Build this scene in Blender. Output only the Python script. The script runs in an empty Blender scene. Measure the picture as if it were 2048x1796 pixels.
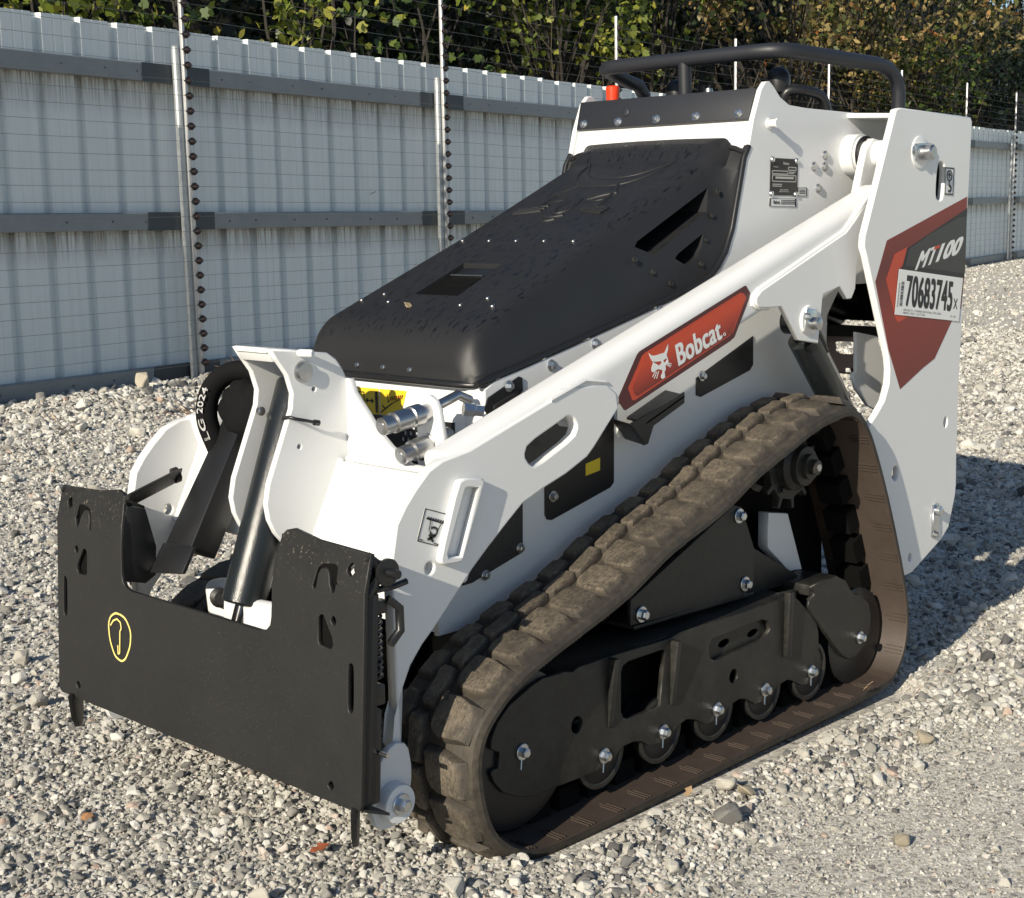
import bpy, bmesh, math, random
import numpy as np
from mathutils import Vector, Matrix, Quaternion
random.seed(7); rng = np.random.default_rng(11)
SC = bpy.context.scene
COL = SC.collection
# ---------------------------------------------------------------- camera
cam_d = bpy.data.cameras.new('camera'); cam = bpy.data.objects.new('camera', cam_d); COL.objects.link(cam)
right = Vector((-0.691579, 0.722263, -0.00742)); down = Vector((0.113938, 0.098942, -0.988549)); fwd = Vector((-0.713258, -0.684505, -0.150719))
cam.matrix_world = Matrix(((right.x, -down.x, -fwd.x, 2.40), (right.y, -down.y, -fwd.y, 2.34), (right.z, -down.z, -fwd.z, 1.17), (0, 0, 0, 1)))
cam_d.sensor_width = 36.0; cam_d.sensor_fit = 'HORIZONTAL'; cam_d.lens = 52.05; cam_d.clip_start = 0.05; cam_d.clip_end = 500
SC.camera = cam
SC.render.resolution_x = 1024; SC.render.resolution_y = 898
# ---------------------------------------------------------------- daylight
SUN = Vector((1.0, 0.20, 0.45)).normalized()
EL = math.asin(SUN.z); AZ = math.atan2(SUN.x, SUN.y)
W = bpy.data.worlds.new('World'); SC.world = W; W.use_nodes = True
wn = W.node_tree.nodes; wl = W.node_tree.links
sky = wn.new('ShaderNodeTexSky'); sky.sky_type = 'NISHITA'; sky.sun_disc = False; sky.sun_elevation = EL; sky.sun_rotation = AZ; sky.ozone_density = 2.2; sky.dust_density = 0.4
bg = wn['Background']; bg.inputs['Strength'].default_value = 0.064
wl.new(sky.outputs[0], bg.inputs[0])
sl = bpy.data.lights.new('sun', 'SUN'); sl.energy = 3.75; sl.angle = math.radians(0.5); sl.color = (1.0, 0.91, 0.75)
so = bpy.data.objects.new('sun', sl); COL.objects.link(so); so.rotation_mode = 'QUATERNION'; so.rotation_quaternion = SUN.to_track_quat('Z', 'Y'); so.location = (6, 2, 6)
SC.view_settings.view_transform = 'Standard'; SC.view_settings.look = 'None'; SC.view_settings.gamma = 1.0
SC.view_settings.exposure = 0.70; SC.view_settings.use_curve_mapping = False
SC.render.engine = 'CYCLES'
SC.cycles.use_denoising = True
SC.cycles.max_bounces = 6; SC.cycles.diffuse_bounces = 3; SC.cycles.glossy_bounces = 3; SC.cycles.transmission_bounces = 3
DATA = {
 'plate_right': [(0.496,0.179),(0.5,0.562),(0.501,0.627),(0.367,0.63),(0.291,0.642),(0.271,0.636),(0.263,0.626),(0.249,0.573),(0.242,0.494),(0.245,0.473),(0.241,0.459),(0.23,0.45),(0.213,0.445)],
 'plate_left': [(-0.194,0.447),(-0.226,0.455),(-0.248,0.472),(-0.249,0.543),(-0.243,0.633),(-0.361,0.635),(-0.479,0.632),(-0.498,0.561),(-0.501,0.532),(-0.496,0.191),(-0.487,0.185),(-0.454,0.183)],
 'hole_u': [(0.364,0.549),(0.363,0.554),(0.368,0.571),(0.371,0.585),(0.381,0.593),(0.397,0.596),(0.415,0.597),(0.422,0.593),(0.424,0.571),(0.428,0.568),(0.424,0.563),(0.421,0.551),(0.415,0.549),(0.408,0.564),(0.404,0.576),(0.398,0.586),(0.39,0.589),(0.379,0.585),(0.374,0.575),(0.371,0.55)],
 'hole_c': [(0.457,0.609),(0.47,0.597),(0.457,0.581),(0.444,0.593)],
 'hole_s': [(0.42,0.512),(0.429,0.503),(0.422,0.492),(0.412,0.501)],
 'hole_t': [(0.38,0.501),(0.386,0.507),(0.393,0.507),(0.417,0.472),(0.42,0.46),(0.415,0.452),(0.409,0.451),(0.384,0.453),(0.38,0.459)],
 'hole_slot': [(0.46,0.431),(0.467,0.438),(0.475,0.434),(0.476,0.356),(0.468,0.349),(0.461,0.356)],
 'hole_b': [(0.418,0.22),(0.428,0.213),(0.42,0.201),(0.408,0.209)],
 'paint_ring': [(-0.265,0.395),(-0.232,0.389),(-0.212,0.365),(-0.214,0.335),(-0.231,0.305),(-0.247,0.296),(-0.272,0.303),(-0.29,0.333),(-0.295,0.365),(-0.287,0.383)],
 'paint_stroke': [(-0.287,0.364),(-0.276,0.376),(-0.262,0.382),(-0.249,0.377),(-0.246,0.365),(-0.251,0.358),(-0.252,0.313),(-0.258,0.31),(-0.259,0.328)],
 'arm_plate': [(0.716,0.582),(0.703,0.648),(0.682,0.678),(0.657,0.705),(0.623,0.735),(0.589,0.749),(0.521,0.76),(0.296,0.832),(0.259,0.852),(0.133,0.849),(0.103,0.829),(0.096,0.797),(0.125,0.77),(0.151,0.745),(0.172,0.725),(0.193,0.708),(0.256,0.682),(0.325,0.661),(0.38,0.641),(0.423,0.61),(0.476,0.57),(0.517,0.537),(0.565,0.492),(0.613,0.447),(0.646,0.42),(0.676,0.387),(0.693,0.354),(0.714,0.301),(0.72,0.251),(0.71,0.238),(0.703,0.207),(0.706,0.178)],
 'arm_slot': [(0.375,0.732),(0.366,0.753),(0.266,0.791),(0.252,0.797),(0.233,0.792),(0.222,0.773),(0.233,0.752),(0.345,0.706),(0.362,0.715)],
 'arm_pinhole': [(0.633,0.563),(0.619,0.561),(0.633,0.551)],
 'handle_out': [(0.575,0.708),(0.557,0.713),(0.5,0.707),(0.5,0.695),(0.556,0.564),(0.573,0.559),(0.618,0.562),(0.622,0.575)],
 'handle_in': [(0.552,0.694),(0.545,0.695),(0.517,0.692),(0.564,0.57),(0.596,0.573),(0.598,0.581)],
 'sticker_tie': [(0.636,0.669),(0.578,0.649),(0.597,0.591),(0.657,0.612)],
 'tube_up': [(0.585,0.76),(0.185,0.899),(-0.102,0.997),(-0.429,1.114),(-0.804,1.226),(-0.939,1.26)],
 'tube_lo': [(0.051,0.795),(-0.136,0.845),(-0.375,0.926)],
 'gusset': [(-0.431,0.977),(-0.386,0.979),(-0.37,0.987),(-0.37,1.002),(-0.39,1.017),(-0.536,1.069),(-0.741,1.143),(-0.78,1.172),(-0.844,1.223),(-0.828,1.145),(-0.793,1.06),(-0.789,1.006),(-0.772,0.983),(-0.752,0.983),(-0.717,1.014),(-0.644,0.998),(-0.637,0.943),(-0.628,0.883),(-0.543,0.897),(-0.471,0.978)],
 'gusset_pin': [(-0.584,0.941)],
 'upright': [(-0.872,1.434),(-0.894,1.439),(-1.252,1.433),(-1.261,1.421),(-1.243,0.75),(-1.245,0.549),(-1.249,0.469),(-1.246,0.439),(-1.217,0.358),(-1.178,0.329),(-1.025,0.266),(-0.982,0.263),(-0.924,0.379),(-0.841,0.551),(-0.774,0.664),(-0.824,0.7),(-0.857,0.729),(-0.877,0.768),(-0.879,0.804),(-0.872,0.835),(-0.812,0.961),(-0.754,1.086),(-0.741,1.108),(-0.743,1.134)],
 'up_slot': [(-1.098,1.317),(-1.12,1.312),(-1.126,1.287),(-1.119,1.224),(-1.101,1.217),(-1.082,1.226),(-1.081,1.267),(-1.088,1.31)],
 'up_hole0': [(-1.177,0.644)],
 'up_hole1': [(-0.923,0.54)],
 'up_hole2': [(-1.012,0.308)],
 'up_lock': [(-0.957,1.356),(-1.031,1.359),(-1.043,1.351),(-1.034,1.316),(-0.963,1.315)],
 'up_bolts': [(-1.006,1.336),(-0.947,1.338),(-1.135,0.404),(-1.129,0.355)],
 'deck_maroon': [(-1.248,1.23),(-0.845,1.122),(-0.796,1.024),(-0.869,0.855),(-0.932,0.752),(-1.044,0.797),(-1.104,0.817),(-1.187,0.907),(-1.238,0.941),(-1.249,1.019)],
 'deck_black': [(-1.25,1.2),(-0.945,1.101),(-0.921,1.05),(-1.249,1.019)],
 'deck_grey': [(-1.249,1.179),(-1.202,1.175),(-1.053,1.135),(-0.956,1.101),(-0.936,1.059),(-1.251,1.031)],
 'deck_bright': [(-0.884,1.089),(-0.944,1.105),(-0.924,1.06),(-0.902,1.051),(-0.892,0.942),(-0.956,0.931),(-0.91,0.92),(-0.898,0.93),(-0.847,1.028)],
 'mt_text': [(-0.983,1.046),(-1.229,1.056),(-1.005,1.081)],
 'mt_end': [(-1.233,1.119)],
 'stick': [(-0.904,1.052),(-1.238,1.019),(-1.223,0.907),(-0.889,0.941)],
 'stick_num': [(-0.935,0.961),(-1.181,0.935),(-0.94,1.039)],
 'stick_x': [(-1.187,0.942),(-1.217,0.939),(-1.187,0.974)],
 'hook': [(-1.121,1.303),(-1.17,1.302),(-1.169,1.233),(-1.124,1.234)],
 'tube_decal': [(0.095,0.819),(0.037,0.901),(0.028,0.908),(-0.341,1.029),(-0.347,1.029),(-0.363,1.013),(-0.361,1.002),(-0.306,0.917),(-0.289,0.909),(0.072,0.79),(0.078,0.792),(0.091,0.806)],
 'tube_decal2': [(0.064,0.835),(0.052,0.852),(0.02,0.898),(0.01,0.904),(-0.326,1.015),(-0.34,1.011),(-0.348,1.002),(-0.3,0.929),(-0.286,0.921),(0.044,0.808),(0.051,0.81)],
 'tube_decal3': [(0.052,0.834),(0.015,0.898),(0.008,0.902),(-0.326,1.009),(-0.341,0.999),(-0.295,0.929),(-0.28,0.922),(0.034,0.817),(0.042,0.819)],
 'bob_text': [(-0.103,0.867),(-0.26,0.917),(-0.089,0.913)],
 'bob_dot': [(-0.267,0.926)],
 'cat_head': [(-0.001,0.903),(-0.01,0.897),(-0.022,0.896),(-0.045,0.899),(-0.054,0.9),(-0.066,0.918),(-0.066,0.906),(-0.061,0.895),(-0.065,0.887),(-0.069,0.878),(-0.065,0.876),(-0.059,0.873),(-0.057,0.87),(-0.059,0.868),(-0.057,0.861),(-0.054,0.86),(-0.056,0.853),(-0.057,0.848),(-0.048,0.845),(-0.043,0.848),(-0.043,0.853),(-0.047,0.857),(-0.048,0.864),(-0.032,0.867),(-0.017,0.861),(-0.011,0.864),(-0.011,0.871),(-0.016,0.882),(-0.008,0.89),(-0.003,0.898)],
 'cat_eyeL': [(-0.013,0.885),(-0.022,0.883),(-0.042,0.883),(-0.045,0.879),(-0.036,0.874),(-0.025,0.879)],
 'cat_eyeR': [(-0.05,0.884),(-0.061,0.888),(-0.063,0.886),(-0.059,0.881),(-0.053,0.879)],
 'cat_w0': [(-0.025,0.863),(-0.014,0.852)],
 'cat_w1': [(-0.029,0.862),(-0.02,0.848)],
 'cat_w2': [(-0.035,0.863),(-0.028,0.847)],
 'cat_w3': [(-0.065,0.877),(-0.078,0.875)],
 'cat_w4': [(-0.065,0.875),(-0.078,0.871)],
 'cat_w5': [(-0.064,0.873),(-0.075,0.868)],
 'tower_top': [(-0.572,1.408),(-0.602,1.479),(-0.62,1.498),(-0.636,1.5),(-0.653,1.49),(-0.682,1.466),(-0.722,1.449),(-0.801,1.445),(-1.108,1.444),(-1.217,1.441)],
 'nameplate': [(-0.645,1.321),(-0.763,1.32),(-0.762,1.232),(-0.644,1.232)],
 'np_small': [(-0.763,1.252),(-0.806,1.252),(-0.805,1.231),(-0.762,1.231)],
 'np_low': [(-0.642,1.225),(-0.759,1.225),(-0.759,1.205),(-0.641,1.206)],
 'side_bolts': [(-0.885,1.333),(-0.835,1.304),(-0.884,1.305),(-0.857,1.251)],
 'side_stud': [(-0.635,1.401),(-0.69,1.4)],
 'body_bolts': [(-0.221,0.974),(-0.0,0.914),(0.14,0.879)],
 'boss': [(-1.004,1.337)],
 'opening': [(-1.049,1.005),(-0.972,1.005),(-0.915,0.94),(-0.919,0.864)],
 'mid_plate': [(-0.902,0.892),(-1.004,0.875),(-1.041,0.81),(-1.048,0.775),(-1.015,0.682),(-0.97,0.698),(-0.906,0.75),(-0.891,0.789),(-0.907,0.79)],
 'hood_low': [(-0.561,1.346),(-0.542,1.318),(-0.499,1.154),(-0.473,1.1),(-0.445,1.068),(-0.414,1.045),(-0.373,1.027),(-0.143,0.971),(0.075,0.918),(0.219,0.884),(0.354,0.855)],
 'win1': [(-0.185,1.116),(-0.197,1.128),(-0.46,1.249),(-0.436,1.193),(-0.239,1.099),(-0.226,1.101)],
 'win2': [(-0.299,1.088),(-0.312,1.099),(-0.407,1.143),(-0.398,1.115),(-0.379,1.088),(-0.339,1.071)],
 'hood_screws': [(-0.471,1.24),(-0.445,1.184),(-0.417,1.129),(-0.391,1.073),(-0.276,1.032),(-0.219,1.059),(-0.162,1.088)],
 'wstrip': [(-0.278,1.407),(0.278,1.407)],
 'sym_latch': [(0.051,(-0.061,1.073),(0.061,1.074)),(0.194,(-0.07,0.998),(0.07,1.0))],
 'latch_hole': [(0.104,(-0.044,1.049),(0.044,1.051)),(0.131,(-0.042,1.024),(0.042,1.025))],
 'riv2': [(0.23,(-0.213,0.992),(0.213,0.991)),(0.2,(-0.162,1.005),(0.162,1.005)),(0.232,(-0.113,0.992),(0.113,0.989)),(0.348,(-0.083,0.873),(0.083,0.872))],
 'patch1': [(-0.583,0.897),(-0.585,0.827),(-0.571,0.814),(-0.375,0.767),(-0.357,0.773),(-0.356,0.813)],
 'patch1_bolt': [(-0.376,0.816)],
 'patch2': [(-0.061,0.758),(-0.061,0.607),(-0.049,0.597),(0.142,0.553),(0.157,0.557),(0.163,0.567),(0.163,0.692)],
 'patch2_bolt': [(0.14,0.604)],
 'patch3': [(0.23,0.642),(0.231,0.499),(0.379,0.461),(0.406,0.46),(0.403,0.637)],
 'patch3_bolt': [(0.241,0.51),(0.343,0.471)],
 'vent_top': [(0.342,0.807),(0.328,0.829),(0.24,0.864),(0.23,0.861),(0.228,0.834),(0.248,0.817),(0.322,0.786)],
 'vent_bolt': [(0.271,0.847)],
 'deflector': [(-0.046,0.742),(-0.237,0.795),(-0.237,0.77),(-0.127,0.73),(-0.108,0.692),(-0.094,0.691)],
 'clip': [(-0.091,0.756),(-0.132,0.739)],
 'white_tab': [(-0.071,0.73),(-0.094,0.733),(-0.095,0.709),(-0.071,0.713)],
 'frame': [(0.52,0.2),(0.516,0.221),(0.5,0.247),(0.469,0.272),(0.408,0.295),(0.376,0.303),(0.35,0.302),(0.312,0.302),(0.29,0.296),(0.271,0.302),(0.192,0.302),(0.164,0.302),(-0.022,0.298),(-0.057,0.305),(-0.21,0.302),(-0.431,0.303),(-0.493,0.304),(-0.593,0.225),(-0.606,0.19),(-0.609,0.127),(-0.594,0.127),(-0.596,0.08),(-0.571,0.07),(-0.532,0.075),(-0.493,0.096),(-0.471,0.102),(-0.433,0.096),(-0.418,0.081),(-0.397,0.072),(-0.345,0.073),(-0.309,0.094),(-0.281,0.102),(-0.244,0.096),(-0.228,0.076),(-0.201,0.07),(-0.153,0.075),(-0.14,0.081),(-0.116,0.095),(-0.084,0.104),(-0.052,0.097),(-0.039,0.084),(-0.003,0.073),(0.045,0.079),(0.075,0.097),(0.101,0.102),(0.138,0.1),(0.155,0.085),(0.179,0.072),(0.279,0.071),(0.41,0.074),(0.453,0.087),(0.488,0.105),(0.512,0.132),(0.52,0.152),(0.515,0.158),(0.5,0.157),(0.497,0.187),(0.511,0.194)],
 'f_win': [(0.139,0.261),(0.133,0.274),(0.115,0.279),(0.004,0.279),(-0.007,0.276),(0.009,0.158),(0.02,0.155),(0.118,0.156),(0.133,0.164),(0.139,0.179)],
 'f_hole': [(0.276,0.203),(0.259,0.18),(0.275,0.166),(0.294,0.189)],
 'f_hole2': [(-0.259,0.179),(-0.272,0.158),(-0.255,0.144),(-0.242,0.166)],
 'f_rec': [(-0.161,0.248),(-0.173,0.265),(-0.365,0.27),(-0.388,0.263),(-0.4,0.239),(-0.372,0.221),(-0.186,0.213),(-0.169,0.222)],
 'f_slots': [(-0.237,0.239),(-0.349,0.239)],
 'f_rib1': [(0.19,0.301),(0.167,0.154)],
 'f_rib2': [(-0.027,0.294),(-0.033,0.151)],
 'f_rib3': [(-0.458,0.3),(-0.469,0.161)],
 'f_bolts': [(0.436,0.172),(0.194,0.098),(-0.001,0.098),(-0.193,0.1),(-0.381,0.1),(-0.576,0.099)],
 'f_rear': [(-0.556,0.311),(-0.67,0.318),(-0.714,0.3),(-0.74,0.271),(-0.758,0.256),(-0.783,0.251),(-0.828,0.221),(-0.842,0.185),(-0.838,0.15),(-0.815,0.114),(-0.773,0.094),(-0.737,0.095),(-0.706,0.112),(-0.627,0.187),(-0.585,0.227),(-0.55,0.263),(-0.555,0.28),(-0.577,0.289),(-0.57,0.302)],
 'f_rear_bolt': [(-0.788,0.14)],
 'f_up': [(0.043,0.329),(0.042,0.385),(-0.325,0.535),(-0.356,0.527),(-0.408,0.424),(-0.411,0.333),(-0.367,0.313),(-0.01,0.326)],
 'f_up_bolts': [(0.008,0.347),(-0.371,0.344),(-0.344,0.508)],
 'leg': [(-0.554,0.476),(-0.638,0.462),(-0.707,0.31),(-0.649,0.315),(-0.554,0.39)],
 'sprocket': [(-0.537,0.604),(-0.451,0.504)],
 'profile': [(0.493,0.003),(0.556,0.047),(0.586,0.097),(0.599,0.15),(0.605,0.197),(0.6,0.235),(0.58,0.269),(0.525,0.315),(0.462,0.347),(0.351,0.384),(0.187,0.437),(0.044,0.504),(-0.136,0.564),(-0.26,0.622),(-0.371,0.661),(-0.487,0.701),(-0.564,0.716),(-0.644,0.723),(-0.706,0.685),(-0.758,0.609),(-0.829,0.47),(-0.905,0.291),(-0.938,0.182),(-0.931,0.094),(-0.882,0.029),(-0.818,0.017),(-0.707,0.01),(-0.31,0.001),(0.055,-0.009),(0.398,-0.014)],
 'lugmarks': [(0.112,0.499),(0.191,0.48),(0.274,0.455),(0.355,0.416),(0.428,0.396)],
 'lift_cyl': [(-0.676,0.911),(-0.848,0.717)],
 'coup_plate': [(0.219,0.771),(0.216,0.829),(0.228,0.841),(0.253,0.843),(0.272,0.833),(0.281,0.817),(0.294,0.762)],
 'ydecal': [(-0.116,0.823),(0.057,0.826),(0.037,0.772),(-0.093,0.767)],
 'grille': [(-0.066,0.766),(0.041,0.772),(0.099,0.749),(0.082,0.697),(0.012,0.693)],
 'front_white': [(-0.135,0.84),(0.166,0.832),(0.275,0.847)],
 'box_thing': [(-0.498,0.433),(-0.433,0.455),(-0.449,0.345),(-0.503,0.358)],
 'ground': [(1.252,-0.022),(0.637,0.64),(0.03,1.295),(-0.222,0.914),(-0.669,0.971),(0.528,-1.296),(0.964,-0.219),(0.773,0.254),(-0.257,0.522),(-1.413,0.625)],
 'lever': [(-0.361,0.606),(-0.211,0.657),(-0.366,0.626)],
 'guard': [(-1.054,0.883),(-1.208,0.874),(-1.214,0.753),(-1.06,0.765)],
 'guard_slot': [(-1.083,0.848),(-1.2,0.84),(-1.208,0.835),(-1.209,0.809),(-1.2,0.805),(-1.112,0.813)],
 'guard_slot2': [(-1.155,0.771),(-1.192,0.767),(-1.197,0.758),(-1.188,0.752),(-1.156,0.756)],
 'hoses': [(-1.168,0.969),(-1.276,0.96),(-1.302,0.929),(-1.161,0.931),(-1.154,0.875),(-1.306,0.861)],
}
D = DATA
# ---------------------------------------------------------------- helpers
def tag(o, label=None, cat=None, group=None, kind=None):
    if label: o['label'] = label
    if cat: o['category'] = cat
    if group: o['group'] = group
    if kind: o['kind'] = kind
    return o
def empty(name, loc=(0, 0, 0)):
    o = bpy.data.objects.new(name, None); COL.objects.link(o); o.location = loc; o.empty_display_size = 0.1
    return o
def obj(name, me, mat=None, parent=None):
    o = bpy.data.objects.new(name, me); COL.objects.link(o)
    if mat is not None and len(me.materials) == 0: me.materials.append(mat)
    if parent is not None: o.parent = parent
    return o
def smooth(me, ang=35):
    me.polygons.foreach_set('use_smooth', [True] * len(me.polygons))
    me.set_sharp_from_angle(angle=math.radians(ang))
    return me
def from_bm(name, bm, ang=None):
    me = bpy.data.meshes.new(name); bm.normal_update(); bm.to_mesh(me); bm.free()
    if ang: smooth(me, ang)
    return me
def evaluated(o):
    dg = bpy.context.evaluated_depsgraph_get()
    return bpy.data.meshes.new_from_object(o.evaluated_get(dg))
def plate_mesh(name, outer, holes=(), t=0.01, bevel=0.0015, M=None, res=1):
    """a flat steel plate cut to an outline: (u, v) polygon with holes, thickness t centred on w = 0"""
    cu = bpy.data.curves.new(name, 'CURVE'); cu.dimensions = '2D'; cu.fill_mode = 'BOTH'
    for loop in [outer] + list(holes):
        sp = cu.splines.new('POLY'); sp.points.add(len(loop) - 1); sp.use_cyclic_u = True
        for p, q in zip(sp.points, loop): p.co = (q[0], q[1], 0, 1)
    b = min(bevel, t * 0.45); cu.extrude = t / 2 - b; cu.bevel_depth = b; cu.bevel_resolution = res; cu.offset = -b
    o = bpy.data.objects.new(name, cu); me = bpy.data.meshes.new_from_object(o)
    bpy.data.objects.remove(o); bpy.data.curves.remove(cu)
    if M is not None: me.transform(M)
    me.name = name; me.materials.clear()
    return me
def MY(y): # (u, v, w) -> (X = u, Z = v), w along -Y
    return Matrix(((1, 0, 0, 0), (0, 0, -1, y), (0, 1, 0, 0), (0, 0, 0, 1)))
def MX(x): # (u, v, w) -> (Y = u, Z = v), w along +X
    return Matrix(((0, 0, 1, x), (1, 0, 0, 0), (0, 1, 0, 0), (0, 0, 0, 1)))
def yplate(name, outer, y, t, mat, parent, holes=(), bevel=0.0015, face=True):
    """plate whose outer (+Y) face lies at y"""
    return obj(name, plate_mesh(name, outer, holes, t, bevel, MY(y - t / 2 if face else y)), mat, parent)
def ellipse(c, rx, ry=None, n=20, rot=0):
    ry = rx if ry is None else ry; cr, sr = math.cos(rot), math.sin(rot)
    return [(c[0] + cr * rx * math.cos(a) - sr * ry * math.sin(a), c[1] + sr * rx * math.cos(a) + cr * ry * math.sin(a)) for a in [2 * math.pi * i / n for i in range(n)]]
def rounded(pts, it=2):
    """Chaikin corner cutting that keeps the outline closed"""
    for _ in range(it):
        q = []
        for i in range(len(pts)):
            a = pts[i]; b = pts[(i + 1) % len(pts)]
            q.append((a[0] * .8 + b[0] * .2, a[1] * .8 + b[1] * .2)); q.append((a[0] * .2 + b[0] * .8, a[1] * .2 + b[1] * .8))
        pts = q
    return pts
def catmull(pts, n=8, closed=False):
    P = [Vector(p) for p in pts]; out = []; N = len(P); rngi = range(N if closed else N - 1)
    for i in rngi:
        p1 = P[i]; p2 = P[(i + 1) % N]
        p0 = P[i - 1] if (closed or i > 0) else p1 * 2 - p2
        p3 = P[(i + 2) % N] if (closed or i + 2 < N) else p2 * 2 - p1
        for k in range(n):
            t = k / n
            out.append(0.5 * ((2 * p1) + (-p0 + p2) * t + (2 * p0 - 5 * p1 + 4 * p2 - p3) * t * t + (-p0 + 3 * p1 - 3 * p2 + p3) * t ** 3))
    if not closed: out.append(P[-1].copy())
    return out
def tube_bm(bm, pts, r, n=10, cap=True, flat=1.0):
    P = [Vector(p) for p in pts]; rad = r if hasattr(r, '__len__') else [r] * len(P)
    rings = []; prev = None
    for i, p in enumerate(P):
        t = (P[min(i + 1, len(P) - 1)] - P[max(i - 1, 0)]).normalized()
        if prev is None:
            a = Vector((0, 0, 1)) if abs(t.z) < .9 else Vector((1, 0, 0)); u = t.cross(a).normalized()
        else:
            u = (prev - t * prev.dot(t)).normalized()
        v = t.cross(u); prev = u
        rings.append([bm.verts.new(p + (u * math.cos(2 * math.pi * k / n) + v * math.sin(2 * math.pi * k / n) * flat) * rad[i]) for k in range(n)])
    for a, b in zip(rings, rings[1:]):
        for k in range(n): bm.faces.new((a[k], a[(k + 1) % n], b[(k + 1) % n], b[k]))
    if cap:
        bm.faces.new(rings[0][::-1]); bm.faces.new(rings[-1])
def tube(name, pts, r, mat, parent, n=12, flat=1.0):
    bm = bmesh.new(); tube_bm(bm, pts, r, n, True, flat)
    return obj(name, from_bm(name, bm, 50), mat, parent)
def lathe_bm(bm, prof, c, axis, n=24):
    """prof: list of (distance along axis, radius)"""
    ax = Vector(axis).normalized(); a = Vector((0, 0, 1)) if abs(ax.z) < .9 else Vector((1, 0, 0)); u = ax.cross(a).normalized(); v = ax.cross(u); c = Vector(c)
    rings = []
    for h, r in prof:
        rings.append([bm.verts.new(c + ax * h + (u * math.cos(2 * math.pi * k / n) + v * math.sin(2 * math.pi * k / n)) * max(r, 1e-4)) for k in range(n)])
    for p, q in zip(rings, rings[1:]):
        for k in range(n): bm.faces.new((p[k], p[(k + 1) % n], q[(k + 1) % n], q[k]))
    bm.faces.new(rings[0][::-1]); bm.faces.new(rings[-1])
def lathe(name, prof, c, axis, mat, parent, n=24, ang=35):
    bm = bmesh.new(); lathe_bm(bm, prof, c, axis, n)
    return obj(name, from_bm(name, bm, ang), mat, parent)
def box_bm(bm, lo, hi, M=None):
    vs = [bm.verts.new((x, y, z)) for x in (lo[0], hi[0]) for y in (lo[1], hi[1]) for z in (lo[2], hi[2])]
    for f in ((0, 1, 3, 2), (4, 6, 7, 5), (0, 4, 5, 1), (2, 3, 7, 6), (0, 2, 6, 4), (1, 5, 7, 3)): bm.faces.new([vs[i] for i in f])
    if M is not None:
        for v in vs: v.co = M @ v.co
def bevel_bm(bm, w, seg=2, ang=30):
    es = [e for e in bm.edges if len(e.link_faces) == 2 and e.calc_face_angle(0) > math.radians(ang)]
    bmesh.ops.recalc_face_normals(bm, faces=bm.faces)
    if es: bmesh.ops.bevel(bm, geom=es, offset=w, segments=seg, affect='EDGES', profile=0.5)
def box(name, lo, hi, mat, parent, bev=0.002, M=None, seg=2):
    bm = bmesh.new(); box_bm(bm, lo, hi)
    bmesh.ops.recalc_face_normals(bm, faces=bm.faces)
    if bev: bevel_bm(bm, bev, seg)
    if M is not None: bm.transform(M)
    return obj(name, from_bm(name, bm, 40), mat, parent)
def prism(name, pts3, off, mat, parent, bev=0.0):
    """solid between polygon pts3 and the same polygon moved by off"""
    bm = bmesh.new(); a = [bm.verts.new(p) for p in pts3]; b = [bm.verts.new(Vector(p) + Vector(off)) for p in pts3]
    bm.faces.new(a[::-1]); bm.faces.new(b)
    for i in range(len(a)): bm.faces.new((a[i], a[(i + 1) % len(a)], b[(i + 1) % len(a)], b[i]))
    bmesh.ops.recalc_face_normals(bm, faces=bm.faces)
    if bev: bevel_bm(bm, bev, 2)
    return obj(name, from_bm(name, bm, 30), mat, parent)
_bolts = {}
def bolt_mesh(r):
    k = round(r, 4)
    if k in _bolts: return _bolts[k]
    bm = bmesh.new()
    lathe_bm(bm, [(0, r), (r * .14, r), (r * .2, r * .93)], (0, 0, 0), (0, 0, 1), 20)
    hexp = [(r * .2, r * .64), (r * .78, r * .64), (r * .9, r * .5)]
    lathe_bm(bm, hexp, (0, 0, 0), (0, 0, 1), 6)
    lathe_bm(bm, [(r * .9, r * .46), (r * .93, r * .42)], (0, 0, 0), (0, 0, 1), 12)
    me = from_bm('bolt', bm, 25); me.materials.append(ZINC); _bolts[k] = me
    return me
def bolt(c, axis, r, parent, mat=None, name='bolt'):
    me = bolt_mesh(r) if mat is None else bolt_mesh(r).copy()
    if mat is not None: me.materials.clear(); me.materials.append(mat)
    o = bpy.data.objects.new(name, me); COL.objects.link(o); o.parent = parent
    ax = Vector(axis).normalized()
    o.rotation_mode = 'QUATERNION'; o.rotation_quaternion = ax.to_track_quat('Z', 'Y') @ Quaternion((0, 0, 1), random.uniform(0, 1)); o.location = c
    return o
def mirrored(o, parent):
    c = o.copy(); COL.objects.link(c); c.parent = parent; c.location.y = -o.location.y if True else 0
    c.scale.y = -1
    for ch in o.children:
        k = ch.copy(); COL.objects.link(k); k.parent = c
    return c
def text_mesh(body, bold=0.0, shear=0.0):
    cu = bpy.data.curves.new('lettering', 'FONT'); cu.body = body; cu.size = 1.0; cu.shear = shear; cu.space_character = 1.0 + bold * 1.2; cu.resolution_u = 5
    o = bpy.data.objects.new('lettering', cu); me = bpy.data.meshes.new_from_object(o); bpy.data.objects.remove(o); bpy.data.curves.remove(cu)
    me.materials.clear()
    return me
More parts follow.
